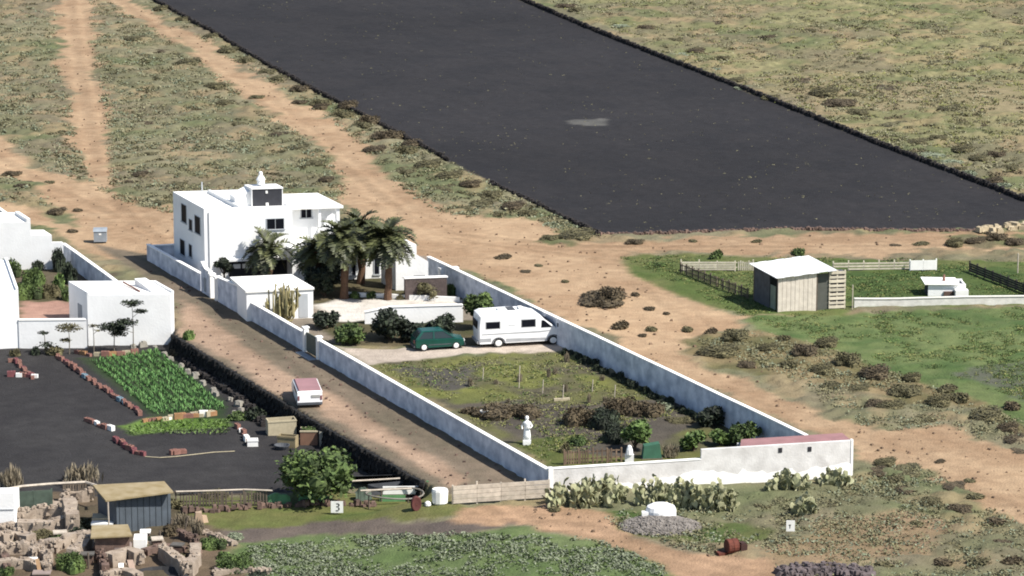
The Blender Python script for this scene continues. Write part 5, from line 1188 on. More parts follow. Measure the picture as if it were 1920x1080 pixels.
def gitems():
    p = P(1180,866); t = thing('white_post', 'white tapering post beside the brown stick fence', 'post', p)
    MB().prism([(-.28,-.1),(.28,-.1),(.28,.1),(-.28,.1)], -.1, .5).build('foot', WHITE, t); MB().lathe((0,0,.5), [(.24,0),(.2,.3),(.12,.55),(.05,.6)], 8).build('shaft', WHITE, t)
    p = P(1205,862); t = thing('teal_crate', 'teal covered box beside the upright green tree', 'box', p, .1)
    MB().add([(0,0,-.05),(1.25,0,-.05),(1.25,.8,-.05),(0,.8,-.05),(.1,.08,.85),(1.1,.08,1.0),(1.1,.72,1.0),(.1,.72,.85)], [(0,3,2,1),(4,5,6,7),(0,1,5,4),(1,2,6,5),(2,3,7,6),(3,0,4,7)]).build('cover', TEAL, t)
    MB().box(-.05,1.3,-.05,.85,-.08,.06).build('base_board', WOODG, t)
    p = P(908,781); t = thing('white_tub', 'small white tub on dark brush heap in walled garden', 'tub', p)
    MB().lathe((0,0,0), [(.2,0),(.26,.3),(.28,.42),(.24,.42),(.2,.1)], 10).build('body', WHITEP, t)
    p = P(1052,752); t = thing('pale_log', 'pale yellow block lying in the garden weeds', 'block', p, .2)
    MB().box(-.5,.6,-.1,.12,0,.2).build('body', TERRAC, t)
    for i,(x,y,w_,h_,kd,lb,sy) in enumerate((
      (930,786,120,34,'brown','long brown brush heap at the left in walled garden',1),(880,778,50,20,'brown','reddish brush heap touching the lane wall',1),(990,785,76,34,'brown','upright dry brush clump right of the white tub',1),
      (1090,800,78,50,'brown','dark grey-brown shrub left of the central thicket',1),(1128,806,76,52,'dark','dark shrub in the central thicket of walled garden',1),(1165,780,86,44,'brown','brown shrub at the back of the central thicket',1),(1150,832,66,48,'dark','lowest dark shrub of the central thicket',1),(1215,782,84,36,'brown','brownish low shrub right of central thicket',1),
      (1085,835,50,22,'green','feathery green plant above the brown stick fence',1),(1060,850,26,24,'olive','pale green plant at the left end of stick fence',1),(1260,860,40,36,'dry','dry tan brush beside the teal box',1),(1275,795,60,16,'olive','low olive plant near the shaded wall bend',1),(1240,770,60,20,'grey','greyish plant above the green tree',1))):
        shrub(x,y,w_,h_,kd,lb,0.0,name='bush',cat='bush')
    r = random.Random(8)
    for i in range(26):
        k = i/25; x = 1062+(1330-1062)*k; y = 664+(800-664)*k
        shrub(x+r.uniform(-4,4),y+r.uniform(-3,3),r.uniform(16,26),r.uniform(12,22),'dark','dark low plant in the row at the foot of shaded compound wall',0.0,name='hedge_plant',cat='plant',group='row of plants along the shaded wall')
    for i in range(22):
        x = r.uniform(880,1290); y = r.uniform(670,760)
        if y < 660+(x-1056)*.45: continue
        shrub(x,y,r.uniform(10,18),r.uniform(14,30),'dry','thin dry stalk clump standing in the walled garden weeds',0.0,name='dry_stalks',cat='plant',group='dry stalks in the walled garden')
gitems()
for x0, y0, y1 in ((973,728,686),(1017,738,712),(1055,752,722),(1110,735,712),(1152,745,722),(905,712,690)):
    a = P(x0, y0); o = MB().tube([(0,0,-.1),(.06,0,TZ(a[1],y1))], .035, 5).build('garden_stake', WOOD, None, a); tag(o, 'thin pale stake standing among the weeds of walled garden', 'stake', 'thin stakes in the walled garden')
shrub(1040,960,30,12,'olive','low tuft before the corner of the front wall',0.0)
# dry shrubs by the clutter
for (x,y,w_,h_,lb) in ((20,918,66,58,'pale dry thorn bush at the left edge of ash plot'),(152,914,106,58,'wide pale dry thorn bush behind the grey fence panels')):
    shrub(x,y,w_,h_,'dry',lb,GZ,name='thorn_bush',cat='bush')
# ------------------------------------------------------------------ ash plot: crop rows, blocks, stones
def crop():
    rng = np.random.default_rng(3); cs = []; dirs = []
    TL, TR, BR, BL = P(168,678,GZ), P(298,657,GZ), P(428,768,GZ), P(288,778,GZ)
    nrow = 10
    for i in range(nrow):
        k = (i+.5)/nrow; a = interp(TL,TR,k); b = interp(BL,BR,k); L = math.dist(a,b)
        m = int(L*26); s = rng.random(m)
        p = np.array(a)[None]*(1-s[:,None])+np.array(b)[None]*s[:,None]
        p[:,:2] += rng.normal(size=(m,2))*.085; p[:,2] = GZ+rng.uniform(.02,.24,m); cs.append(p)
    c = np.concatenate(cs); d = rng.normal(size=c.shape)*.5; d[:,2] = 1
    ref = np.array([c[:,0].mean(), c[:,1].mean(), 0])
    mb = MB(); mb.npq(quads(c-ref, .15, .1, rng, .5, d))
    o = mb.build('crop_rows', mat('crop_leaf', lin(96,148,78), .8, rgb2=lin(136,184,104), scale=.8, island=.3), None, tuple(ref)); o['kind']='stuff'; o['label']='green crop growing in rows on ash plot'; o['category']='crop'
    c = np.stack([rng.uniform(235,430,900), rng.uniform(786,812,900)],1); ok = c[:,1] > 786+(300-c[:,0])*.2; c = c[ok]
    p = np.array([P(x,y,GZ+rng.uniform(.03,.2)) for x,y in c]); ref = np.array([p[:,0].mean(),p[:,1].mean(),0])
    mb = MB(); mb.npq(quads(p-ref, .13, .3, rng, .6)); o = mb.build('grass', LEAF['bright'], None, tuple(ref)); o['kind']='stuff'; o['label']='bright strip of young grass below the cream blocks'; o['category']='grass'
crop()
def clay_block(m_, name='clay_block'):
    m = MB(); L, W, H, s = .46, .24, .26, .05
    # hollow block: two cells through its height
    for (x0,x1,y0,y1) in ((0,L,0,s),(0,L,W-s,W),(0,s,s,W-s),(L-s,L,s,W-s),(L/2-s/2,L/2+s/2,s,W-s)): m.box(x0-L/2,x1-L/2,y0-W/2,y1-W/2,0,H)
    m.box(-L/2+s,L/2-s,-W/2+s,W/2-s,0,.04)
    o = m.build(name, m_); dm = o.data; bpy.data.objects.remove(o); return dm
CB = {k: clay_block(v) for k, v in {'t':TERRA,'r':TERRAR,'c':TERRAC,'b':BLUEB,'o':ORANGEB,'w':WHITEP}.items()}
def blockrow(pix, n, kinds, label, group, jit=.1, name='clay_block'):
    pts = [P(x,y,GZ) for x,y in pix]; seg = [math.dist(pts[i],pts[i+1]) for i in range(len(pts)-1)]; T = sum(seg)
    for i in range(n):
        s = T*(i+.5)/n; j = 0
        while s > seg[j] and j < len(seg)-1: s -= seg[j]; j += 1
        a, b = pts[j], pts[j+1]; p = interp(a,b,s/seg[j])
        o = bpy.data.objects.new(name, CB[kinds[i % len(kinds)]]); C.objects.link(o)
        o.location = (p[0]+random.uniform(-jit,jit), p[1]+random.uniform(-jit,jit), GZ-.02); o.rotation_euler.z = math.atan2(b[1]-a[1], b[0]-a[0])+random.uniform(-.35,.35)
        sc = random.uniform(.9,1.3); o.scale = (sc,sc,sc*random.uniform(.8,1.3)); tag(o, label, 'block', group)
blockrow([(104,668),(150,700),(205,738),(268,780)], 30, 'tttrtttt', 'reddish clay block in the long row left of the green crop', 'clay blocks in the long row')
blockrow([(156,706),(162,711)], 1, 'b', 'pale blue block halfway along the clay block row', None, .02)
blockrow([(222,750),(236,760)], 2, 'b', 'blue block near the lower end of clay block row', 'blue blocks at the row end', .02)
blockrow([(12,680),(30,678),(48,700),(66,712)], 9, 'trt', 'clay block in the small loop left of the long row', 'clay blocks of the small loop')
blockrow([(18,706),(44,706),(68,708)], 5, 'rwt', 'block on the lower side of the small loop', 'lower blocks of the small loop')
blockrow([(160,790),(185,800),(212,808)], 6, 'ttw', 'pale block left of the grass strip', 'pale blocks left of the grass strip')
blockrow([(215,826),(240,842),(268,856)], 10, 'rrt', 'dark red block in the row below the grass strip', 'red blocks below the strip')
blockrow([(320,853),(348,850)], 4, 't', 'terracotta block lying alone on the lower ash plot', 'blocks on the lower ash plot')
blockrow([(270,792),(320,786),(405,778)], 16, 'ottocwco', 'cream or orange block edging the crop from the grass strip', 'cream blocks under the crop')
blockrow([(360,780),(400,778)], 5, 'c', 'large cream block at the right of the crop edging', 'large cream blocks', .05)
blockrow([(140,662),(170,668),(205,668),(260,662)], 9, 'totc', 'block lying along the foot of the outbuilding', 'blocks by the outbuilding')
blockrow([(445,800),(470,835)], 6, 'twt', 'block in the short row right of the grass strip', 'blocks right of the grass strip')
def single_stones():
    r = random.Random(5)
    dms = []
    for i in range(4):
        m = MB(); m.stone((0,0,.15), .26,.2,.17,r); m.stone((.05,.04,.26), .16,.13,.1,r); o = m.build('stone', mat('pale_stone', lin(178,172,160), .95, .2, 3)); dms.append(o.data); bpy.data.objects.remove(o)
    for (x,y) in ((250,652),(268,650),(290,655),(308,668),(320,676),(340,688),(352,700),(366,708),(380,722),(400,736),(405,742),(422,728),(432,752),(448,762),(452,772),(440,778)):
        p = P(x,y,GZ); o = bpy.data.objects.new('stone', r.choice(dms)); C.objects.link(o); o.location = (p[0],p[1],GZ-.03); o.rotation_euler.z = r.uniform(0,6); s = r.uniform(.8,1.3); o.scale = (s,s,s)
        tag(o, 'pale loose stone between the green crop and black retaining wall', 'stone', 'pale stones beside the crop')
    rubble('stone_row', 'row of dark lava stones between crop and retaining wall', path([(345,680),(400,715),(450,750),(500,800)],GZ), .3, .8, LAVA, 11, .18, zb=GZ, core=True)
    for (x,y,w_,h_,kd,lb) in ((350,672,60,24,'olive','olive weeds at the upper end of dark stone row'),(445,790,46,24,'green','weeds at the lower right corner of the crop'),(480,790,50,34,'dark','dark bramble beside the cream crate'),(330,668,36,18,'brown','brown weeds near the outbuilding end')):
        shrub(x,y,w_,h_,kd,lb,GZ,name='weeds',cat='bush')
    # pale hose lines
    m = MB(); a = P(272,856,GZ); pts = [P(x,y,GZ+.05) for x,y in ((272,856),(300,858),(330,856),(400,848),(440,846))]
    m.tube([(p[0]-a[0],p[1]-a[1],.05) for p in pts], .035, 5); tag(m.build('hose', TERRAC, None, a), 'pale hose lying across the lower ash plot', 'hose')
single_stones()
def crates():
    items = [ (503,818,54,34,.9,'open cream crate leaning under the retaining wall',TERRAC,.25),
              (520,838,36,26,.6,'tan cloth-covered box beside the cream crate',mat('tan_cloth',lin(190,172,132),.9,.2,2),-.3),
              (464,838,20,16,.5,'small white box at the end of short block row',WHITEP,0.1),
              (600,838,22,34,.5,'pale upright drum between brown box and the fig tree',mat('pale_drum',lin(196,192,176),.8,.1,2),.2)]
    for (x,y,w_,h_,dp,lb,m_,rz) in items:
        p = P(x,y,GZ); k = F/(p[1]*_c-(GZ-CH)*_s); W = w_/k; H = h_/k*.85
        t = thing('crate', lb, 'crate', p, rz); m = MB(); s = .06
        m.box(0,W,0,s,0,H); m.box(0,W,dp-s,dp,0,H); m.box(0,s,s,dp-s,0,H); m.box(W-s,W,s,dp-s,0,H); m.box(s,W-s,s,dp-s,0,.05); m.build('sides', m_, t)
        MB().box(-.03,W+.03,-.03,0.0-.002,H-.12,H-.02).build('rim', m_, t)
    p = P(563,835,GZ); t = thing('plant_box', 'square brown box with planted top beside the fig tree', 'planter', p, 0)
    m = MB(); m.box(0,1.15,0,1.0,0,.9); m.build('sides', mat('brown_box', lin(158,120,98), .9, .15, 2), t); m = MB(); m.box(-.03,1.18,-.03,.12,.9,.98); m.box(-.03,1.18,.88,1.03,.9,.98); m.build('rim', TERRAC, t)
    m = MB(); m.npq(quads(RNG.uniform([.1,.15,.9],[1.05,.85,1.05],(160,3)), .12, .5)); m.build('plants', LEAF['green'], t)
    p = P(530,838,GZ); t = thing('basin', 'dark basin on the ash in front of the tan box', 'basin', p)
    MB().lathe((0,-.6,0), [(.35,0),(.5,.25),(.52,.32),(.46,.32),(.3,.08)], 14).build('body', DGREY, t)
crates()
# ------------------------------------------------------------------ netted pen right of the fig tree
def netpen():
    A, B, Cc, D = P(672,868,-.2), P(752,866,-.1), P(805,905,-.3), P(690,935,GZ)
    def rail(name, lb, pts, r=.05, m=WOOD):
        a = pts[0]; o = MB().tube([(p[0]-a[0],p[1]-a[1],p[2]-a[2]) for p in pts], r, 6).build(name, m, None, a); return tag(o, lb, 'rail')
    rail('fence_rail', 'pale top rail at the back of black netted pen', [P(660,902,GZ+1.1),P(700,900,GZ+1.1),P(750,897,GZ+1.15)], .06)
    rail('fence_rail', 'second pale rail across the black netted pen', [P(676,920,GZ+1.1),P(725,918,GZ+1.1),P(772,916,GZ+1.1)], .06)
    def sheet(name, lb, quad_, m, cat='netting', th=.04):
        a = quad_[0]; vs = [(p[0]-a[0],p[1]-a[1],p[2]-a[2]) for p in quad_]; vs += [(x,y+th,z) for x,y,z in vs]
        o = MB().add(vs, [(0,1,2,3),(7,6,5,4),(0,4,5,1),(1,5,6,2),(2,6,7,3),(3,7,4,0)]).build(name, m, None, a); return tag(o, lb, cat)
    sheet('netting', 'black netting of the pen behind the ring-shaped hoop', [P(660,896,GZ),P(752,892,GZ),P(750,890,GZ+.9),P(662,893,GZ+.9)], DGREY)
    def upr(x0,y0,x1,y1,h,lb,m,nm,ct):
        a, b = P(x0,y0,GZ), P(x1,y1,GZ); return sheet(nm, lb, [a,b,(b[0],b[1],GZ+h),(a[0],a[1],GZ+h)], m, ct)
    upr(690,930,795,920,.75,'dark sheet closing the front of the netted pen',DGREY,'pen_sheet','sheet')
    # hoop of pale pipe
    p = P(740,925,GZ+.85); m = MB(); n = 20; R = 1.2
    m.tube([(R*1.5*math.cos(2*math.pi*i/n), R*math.sin(2*math.pi*i/n), .06*math.sin(4*math.pi*i/n)) for i in range(n+1)], .055, 6)
    t = thing('pipe_hoop', 'pale pipe hoop lying across the black netted pen', 'hoop', p); m.build('ring', mat('grey_pipe', lin(165,158,146), .7, .1, 2), t)
    for i in range(4):
        a = i*math.pi/2+.5; MB().tube([(R*1.5*math.cos(a),R*math.sin(a),0),(R*1.5*math.cos(a),R*math.sin(a),-.85)], .04, 6).build('leg', WOODG, t)
    # white and green trough
    p = G(718,940); t = thing('trough', 'white and green boarded trough at the front of the netted pen', 'trough', p, math.radians(2))
    MB().box(0,3.0,0,.08,.45,.95).build('white_board', WHITEP, t); MB().box(-.2,1.4,-.06,-.003,-.05,.4).build('green_board', SHEETG, t); MB().box(0,3.0,.5,.58,.0,.8).build('back_board', WOODG, t)
    MB().box(2.7,2.85,-.06,.02,.0,1.3).build('green_post', SHEETG, t)
    p = G(780,958); t = thing('red_wheel', 'dark red wheel-like disc leaning by the trough', 'wheel', p, .4)
    m = MB(); n = 18; vs = []; fs = []
    for rr, yy in ((.2,-.1),(.42,-.13),(.48,-.06),(.48,.06),(.42,.13),(.2,.1)):
        for k in range(n): a = 2*math.pi*k/n; vs.append((rr*math.cos(a)*.7, yy, .46+rr*math.sin(a)))
    for i in range(5):
        for k in range(n): fs.append((i*n+k,i*n+(k+1)%n,(i+1)*n+(k+1)%n,(i+1)*n+k))
    fs += [tuple(range(n)), tuple(5*n+k for k in range(n))]; m.add(vs, fs); m.build('tyre', mat('dull_red', lin(112,60,56), .9, .25, 3), t)
    MB().lathe((0,0,.4), [(.1,-.1),(.12,0),(.1,.1)], 8).build('hub', RUST, t)
    p = G(825,946); t = thing('white_sack', 'bulging white sack standing at the end of board fence', 'sack', p)
    MB().lathe((0,0,0), [(.3,0),(.42,.12),(.44,.5),(.46,.85),(.42,1.0),(.36,.98)], 12, sx=1.1, sy=.85).build('body', WHITEP, t)
    t = thing('white_bag', 'small white bag on the grass beside the big sack', 'bag', G(802,950)); MB().lathe((0,0,0), [(.12,0),(.2,.1),(.18,.26),(.08,.34)], 9).build('body', WHITEP, t)
    # green sheets along the foot of the fig tree
    for (x0,x1,y0,hh,lb,m_) in ((500,545,948,.7,'pale green sheet leaning at the left of the fig tree',SHEETG),(560,615,946,.75,'green sheeting at the foot of the fig tree',SHEETG),(668,698,940,.8,'pale green sheet between fig tree and netted pen',NET)):
        a = P(x0,y0,GZ); b = P(x1,y0-2,GZ); L = math.dist(a,b); t = thing('green_sheet', lb, 'sheet', a, math.atan2(b[1]-a[1],b[0]-a[0]))
        r = random.Random(int(x0)); n = 8; vs = []; fs = []
        for i in range(n+1):
            h = hh*(.6+.4*math.sin(math.pi*i/n))*r.uniform(.85,1.1); vs += [(L*i/n,0,-.05),(L*i/n,.25+r.uniform(-.05,.05),h),(L*i/n,.6,h*.9)]
        for i in range(n): fs += [(3*i,3*i+3,3*i+4,3*i+1),(3*i+1,3*i+4,3*i+5,3*i+2)]
        MB().add(vs, fs).build('sheet', m_, t)
netpen()
slat_fence('net_fence', 'low patchwork fence of sticks and net below the ash plot', P(330,950,GZ), P(500,948,GZ), .95, 2, 1.5, WOODG, z=GZ, vertical=True, seed=22, skip=.2)
rubble('stone_kerb', 'reddish stone edging along the foot of the patchwork fence', path([(345,962),(420,958),(500,952),(600,948),(700,950)],GZ), .3, .4, STONED, 8, .17, zb=GZ, cat='stone edging')
MB_ = MB(); a_ = P(330,924,GZ+1.0); pts_ = [P(x,y,GZ+1.0) for x,y in ((330,922),(400,920),(460,918),(512,920))]
tag(MB_.tube([(p[0]-a_[0],p[1]-a_[1],p[2]-a_[2]) for p in pts_], .06, 6).build('fence_rail', WOOD, None, a_), 'pale rail along the top of the patchwork fence', 'rail')
# ------------------------------------------------------------------ clutter of the bottom left
def clutter():
    z = GZ
    def yard_shed():
        z1 = GZ+2.3
        c = [P(198,938,z1), P(325,923,z1-.05), P(308,905,z1), P(174,912,z1)]   # roof corners
        O = P(212,1005,GZ); t = thing('lean_shed', 'dark blue-grey shed with a yellowish overhanging roof', 'shed', (c[0][0],c[0][1],GZ))
        R = (c[0][0],c[0][1],0)
        pts = [(p[0]-R[0],p[1]-R[1]) for p in c]
        zz = z1-GZ
        MB().prism(pts, [zz-.1,zz-.1,zz,zz], [zz,zz,zz+.1,zz+.1]).build('roof', YROOF, t)
        inn = [(pts[0][0]+.55,pts[0][1]+.7),(pts[1][0]-.25,pts[1][1]+.7),(pts[2][0]-.3,pts[2][1]-.2),(pts[3][0]+.3,pts[3][1]-.2)]
        MB().prism(inn, -.2, zz-.105).build('walls', BSHED, t)
        m = MB(); u = (pts[1][0]-pts[0][0], pts[1][1]-pts[0][1]); L = math.hypot(*u)
        for i in range(9):
            k = (i+.5)/9; x = inn[0][0]+(inn[1][0]-inn[0][0])*k; y = inn[0][1]+(inn[1][1]-inn[0][1])*k
            m.box(x-.02,x+.02,y-.03,y-.002,-.1,zz-.25)
        m.build('cover_battens', mat('batten_grey', lin(84,94,102), .8, .15, 2), t)
        MB().tube([(pts[0][0]+.15,pts[0][1]+.1,-.1),(pts[0][0]+.12,pts[0][1]+.12,zz-.1)], .05, 6).build('post', WOOD, t)
    yard_shed()
    # small lean-to
    z1 = GZ+1.5; c = [P(170,1008,z1),P(248,1004,z1),P(240,983,z1+.1),P(172,985,z1+.1)]; R = c[0]
    t = thing('small_lean_to', 'small shelter with flat yellowish roof below the blue-grey shed', 'shelter', (R[0],R[1],GZ)); pts = [(p[0]-R[0],p[1]-R[1]) for p in c]
    MB().prism(pts, 1.42, [1.5,1.5,1.6,1.6]).build('roof', YROOF, t); MB().prism([(pts[0][0]+.2,pts[0][1]+.3),(pts[1][0]-.2,pts[1][1]+.3),(pts[2][0]-.2,pts[2][1]-.2),(pts[3][0]+.2,pts[3][1]-.2)], -.2, 1.41).build('walls', STONED, t)
    # slabs and boxes
    def slab(px,py,w_,dpx,zt,th,m_,nm,lb,ct,rz=0.0):
        p = P(px,py,GZ+zt); k = F/(p[1]*_c-(GZ+zt-CH)*_s); W = w_/k; D = dpx/k/.24
        t = thing(nm, lb, ct, (p[0],p[1],GZ), rz)
        MB().box(0,W,0,D,zt-th,zt).build('top', m_, t); MB().box(.08,W-.08,.1,D-.1,-.15,zt-th-.002).build('support', STONED, t)
    slab(172,972,44,8,.75,.1,TERRAC,'slab_table','pale slab beside the blue-grey shed door','slab',.05)
    slab(170,982,42,8,.6,.1,WHITEP,'slab_table','white slab just above the small yellowish roof','slab',.0)
    slab(182,1028,64,9,.7,.1,mat('pink_grey', lin(178,160,152), .9, .1, 2),'bench_slab','pinkish slab under the small yellowish roof','slab',.06)
    slab(250,1012,24,9,.9,.9,WHITEP,'white_box','white box beside the small yellowish roof','box',.05)
    # white vehicle corner at the edge
    p = P(-45,985,GZ); t = thing('white_tank', 'white container at the left edge above the rubble', 'container', p, .05)
    m = MB(); m.prism([(0,0),(2.35,0),(2.55,1.2),(0,1.2)], -.1, 2.0); m.build('body', WHITE, t); MB().box(.1,2.3,-.04,-.003,.95,1.0).build('seam', VANG, t)
    # grey-green panel fence and bent top rail
    A, B = P(28,966,GZ), P(98,962,GZ)
    slat_fence('panel_fence', 'grey-green panel fence behind the stone enclosures', A, B, 1.55, 1, 1.2, NET, z=GZ, seed=31, gap=.0)
    a = P(-10,918,GZ+1.4); pts = [P(x,y,GZ+1.4) for x,y in ((-10,922),(40,912),(100,907),(160,904),(185,912),(190,922))]
    tag(MB().tube([(p[0]-a[0],p[1]-a[1],p[2]-a[2]) for p in pts], .09, 6).build('fence_rail', WOOD, None, a), 'long pale bent rail above the grey-green panels', 'rail')
    slat_fence('stick_fence', 'grey stick fence between the panels and the yellow-roofed shed', P(120,940,GZ), P(176,936,GZ), 1.3, 3, 1.1, WOODG, z=GZ, vertical=True, seed=33, skip=.1)
    # rough stone enclosures: solid ragged-topped walls with loose stones on them
    def ruin(lb, pts, h, w_, m_):
        ref = pts[0]; mb = MB(); rnd = random.Random(int(abs(pts[0][0])*100)); q = []
        for i in range(len(pts)-1):
            L = math.dist(pts[i], pts[i+1]); n = max(2, int(L/.45))
            q += [interp(pts[i], pts[i+1], k/n) for k in range(n)]
        q.append(pts[-1]); n = len(q); vs = []; fs = []; step = h
        for i, p in enumerate(q):
            a = Vector(q[max(i-1,0)][:2]); e = Vector(q[min(i+1,n-1)][:2]); d = (e-a).normalized(); o = Vector((-d.y, d.x))*w_*.5*rnd.uniform(.85,1.15)
            if rnd.random() < .25: step = h*rnd.uniform(.65,1.1)
            t_ = step*rnd.uniform(.93,1.05); x, y = p[0]-ref[0]+rnd.uniform(-.04,.04), p[1]-ref[1]+rnd.uniform(-.04,.04)
            vs += [(x+o.x*1.15,y+o.y*1.15,-.2),(x-o.x*1.15,y-o.y*1.15,-.2),(x-o.x,y-o.y,t_),(x+o.x,y+o.y,t_*rnd.uniform(.95,1.03))]
        for i in range(n-1):
            for k in range(4): fs.append((i*4+k, (i+1)*4+k, (i+1)*4+(k+1)%4, i*4+(k+1)%4))
        fs += [(0,1,2,3), tuple((n-1)*4+k for k in (3,2,1,0))]; mb.add(vs, fs)
        for i in range(n*3):
            p = q[rnd.randrange(n)]; s_ = rnd.uniform(.07,.15); mb.stone((p[0]-ref[0]+rnd.uniform(-.5,.5)*w_,p[1]-ref[1]-w_*.45+rnd.uniform(-.1,.1)-(0.0),rnd.uniform(0,.95)*h), s_, s_*.7, s_*.6, rnd)
            mb.stone((p[0]-ref[0]+rnd.uniform(-.2,.2),p[1]-ref[1]+rnd.uniform(-.4,.4)*w_,h*.95), s_, s_*.8, s_*.6, rnd)
        o = mb.build('rubble_wall', m_, None, (ref[0],ref[1],GZ)); tag(o, lb, 'wall')
    encl = [([(25,978),(80,970),(130,972)],1.0,.5,STONE,'rough stone wall in front of the grey-green panels'),
            ([(35,1000),(90,1000),(130,992)],1.0,.7,STONE,'thick pinkish rubble wall of upper enclosure'),
            ([(0,1020),(30,1012),(58,1020)],.9,.8,STONE,'rubble corner at the left edge of enclosures'),
            ([(130,968),(134,985),(136,1002)],1.5,.8,STONE,'tall rubble pier left of the blue-grey shed'),
            ([(0,1040),(60,1036),(110,1034)],.9,.6,STONE,'rubble wall of the middle enclosure'),
            ([(0,1068),(50,1066),(75,1074)],.8,.6,STONE,'rubble wall of the lowest enclosure'),
            ([(98,1036),(118,1030),(140,1022),(165,1020)],1.0,.6,STONE,'curved rubble wall around dark hollow'),
            ([(135,1062),(150,1045),(165,1030)],1.3,.7,STONE,'tall rubble slope above the leafy green bush'),
            ([(203,1062),(240,1050),(262,1058)],.9,.7,STONE,'rubble pen wall at the middle of the clutter'),
            ([(270,1045),(300,1035),(345,1040)],.6,.5,STONED,'brown stone wall right of the clutter pen'),
            ([(306,1048),(330,1064),(352,1082)],1.1,.6,STONE,'rounded stone wall around the brown weeds'),
            ([(352,1082),(366,1062),(366,1042)],1.0,.6,STONE,'right side of the rounded stone enclosure'),
            ([(196,1084),(230,1078),(262,1086)],.5,.6,STONE,'low rubble line at the bottom edge'),
            ([(400,1082),(440,1077),(505,1078)],.5,.3,STONE,'pale kerb line at the bottom edge right of the clutter')]
    for (px_, h, wd, m_, lb) in encl: ruin(lb, path(px_,GZ), h*.8, wd, m_)
    for (x,y,w_,h_,kd,lb) in ((75,1012,60,24,'olive','weeds filling the upper stone enclosure'),(150,996,56,30,'dark','dark green thicket between rubble pier and small shelter'),(115,1022,56,26,'green','green thicket above the rubble slope'),(30,1034,50,22,'olive','olive weeds over the left rubble corner'),(276,1040,40,22,'olive','weeds between the clutter pen and brown wall'),(440,1012,44,18,'grey','grey-green weeds where the road meets the clutter'),(145,1015,50,34,'dark','dark bush right of the upper enclosure'),(130,1075,70,50,'green','leafy green bush in front of the rubble slope'),
        (10,1080,40,24,'green','green weeds at the bottom left corner'),(335,1058,40,26,'olive','brown-green weeds in the rounded enclosure'),(440,1078,90,48,'green','large leafy weed clump right of the enclosures'),(395,1032,60,34,'green','green bush below the patchwork fence'),(420,1050,40,20,'bright','bright weed tuft beside the pale kerb'),
        (345,990,46,36,'dry','tangle of dry grey sticks beside the blue-grey shed'),(370,1005,40,40,'dry','pale dry bush left of the grass strip'),(120,985,30,16,'dark','dark weeds on the rubble pier'),(320,1005,40,30,'brown','brown thicket right of the blue-grey shed'),(480,1085,40,18,'dark','dark weeds at the bottom edge'),(330,955,40,24,'olive','olive weeds at the shed corner'),(405,935,60,20,'olive','climbing weeds on the patchwork fence'),(290,1020,30,20,'dark','dark litter-like scrub below the shed')):
        shrub(x,y,w_,h_,kd,lb,GZ,name='bush',cat='bush')
    for (px_, h, wd, m_, lb) in [([(28,962),(70,958),(118,960)],.9,.9,STONE,'broad stone wall directly below grey-green panels'),
            ([(118,955),(126,940),(168,938)],1.0,.5,STONE,'stone corner behind the tall rubble pier'),
            ([(0,1000),(20,996),(34,1000)],.7,.7,STONE,'short rubble stub below the white container'),
            ([(60,1048),(72,1040),(92,1052),(88,1076)],.8,.5,STONE,'small crooked rubble wall in the lower enclosure'),
            ([(10,1052),(14,1075)],.6,.4,STONED,'short brown wall piece at the lower left'),
            ([(262,1030),(300,1026),(310,1044)],.5,.5,STONE,'thin rubble wall behind the black basin'),
            ([(180,1040),(192,1060),(198,1084)],.9,.4,STONED,'brown stone side wall under the small yellowish roof'),
            ([(340,1010),(368,1024),(372,1050)],.7,.4,STONED,'brown stone line left of the leafy clump'),
            ([(375,1000),(410,1010),(440,1024)],.35,.4,STONE,'low stone line between road and leafy clump')]:
        ruin(lb, path(px_,GZ), h*.8, wd, m_)
    for i,(x,y,w_,dp,h_,m_,lb) in enumerate(((38,1052,30,6,.5,'w','pale box lid in the lower enclosure'),(150,1040,26,5,.7,'g','grey board box beside the curved wall'),(222,1038,34,6,.6,'g','dull grey sheet over the clutter pen'),(100,1000,26,5,.6,'t','tan sheet lying in the upper enclosure'),(262,998,20,5,.5,'w','pale tray beside the blue-grey shed'),(285,1012,22,5,.7,'t','tan stump-like box below the shed'),(60,1076,34,6,.3,'p','pinkish slab at the lowest enclosure'),(405,1070,30,5,.35,'p','pinkish slab beside the leafy clump'),(318,1022,24,5,.6,'g','grey crate right of the black basin'))):
        slab(x,y,w_,dp,h_,.08,{'w':WHITEP,'g':mat('dull_board', lin(112,108,102), .9, .2, 3),'t':WOOD,'p':mat('pink_grey', lin(178,160,152), .9, .1, 2)}[m_],'slab_table',lb,'slab',random.uniform(-.3,.3))
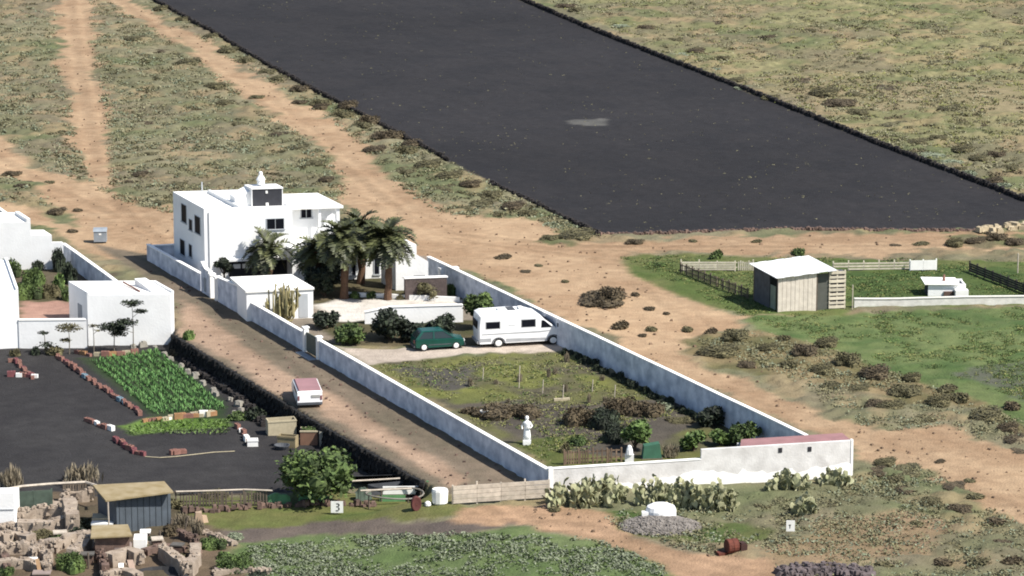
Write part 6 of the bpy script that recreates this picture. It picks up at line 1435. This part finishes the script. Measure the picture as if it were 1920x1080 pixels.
    for (x0,y0,x1,y1,lb) in ((152,1046,160,1024,'grey post leaning at the tall rubble slope'),(166,1066,166,1036,'dark upright post beside the small roofed shelter'),(318,1000,322,972,'bare pale stake right of the blue-grey shed'),(345,1000,352,968,'leaning stake among the dry sticks'),(300,1012,300,996,'short stake below the blue-grey shed')):
        a = P(x0,y0,GZ); zt_ = TZ(a[1], y1)-GZ; tag(MB().tube([(0,0,-.1),((x1-x0)*.036,0,zt_)], .06, 6).build('stake', WOODG, None, a), lb, 'stake')
    # planks and posts
    def plank(x0,y0,z0,x1,y1,z1,w_,m_,lb):
        a = P(x0,y0,GZ+z0); b = P(x1,y1,GZ+z1); v = (b[0]-a[0],b[1]-a[1],b[2]-a[2])
        tag(MB().add([(0,0,0),(w_,0,0),(w_,.05,0),(0,.05,0),v,(v[0]+w_,v[1],v[2]),(v[0]+w_,v[1]+.05,v[2]),(v[0],v[1]+.05,v[2])],[(0,3,2,1),(4,5,6,7),(0,1,5,4),(1,2,6,5),(2,3,7,6),(3,0,4,7)]).build('plank', m_, None, a), lb, 'plank')
    plank(72,1078,0,66,1048,.9,.22,mat('orange_plank', lin(226,184,140), .9, .1, 3),'orange-tan plank leaning at the lowest enclosure')
    plank(222,1078,0,222,1056,.6,.3,WHITEP,'white upright board in the clutter pen')
    plank(245,1076,0,238,1050,.6,.35,mat('pink_board', lin(206,178,158), .9, .1, 3),'pinkish board beside the white upright one')
    plank(430,1045,.6,495,1042,.6,.1,WOOD,'pale plank laid over the leafy weed clump')
    p = P(372,980,GZ); tag(MB().stone((0,0,.35),.35,.3,.35).stone((.3,0,.25),.25,.2,.22).build('boulder', mat('cream_boulder', lin(220,190,160), .9, .1, 2), None, p), 'cream boulder at the left end of the grass strip', 'boulder')
    m = MB(); p = P(300,1083,GZ); m.lathe((0,0,-.05), [(1.6,0),(1.7,.25),(1.5,.32),(1.35,.1),(.1,.05)], 16, sx=1, sy=.9)
    tag(m.build('black_pond_liner', mat('black_liner', (.012,.012,.014), .8, .2, 2), None, p), 'black lined basin inside the clutter pen', 'basin')
clutter()
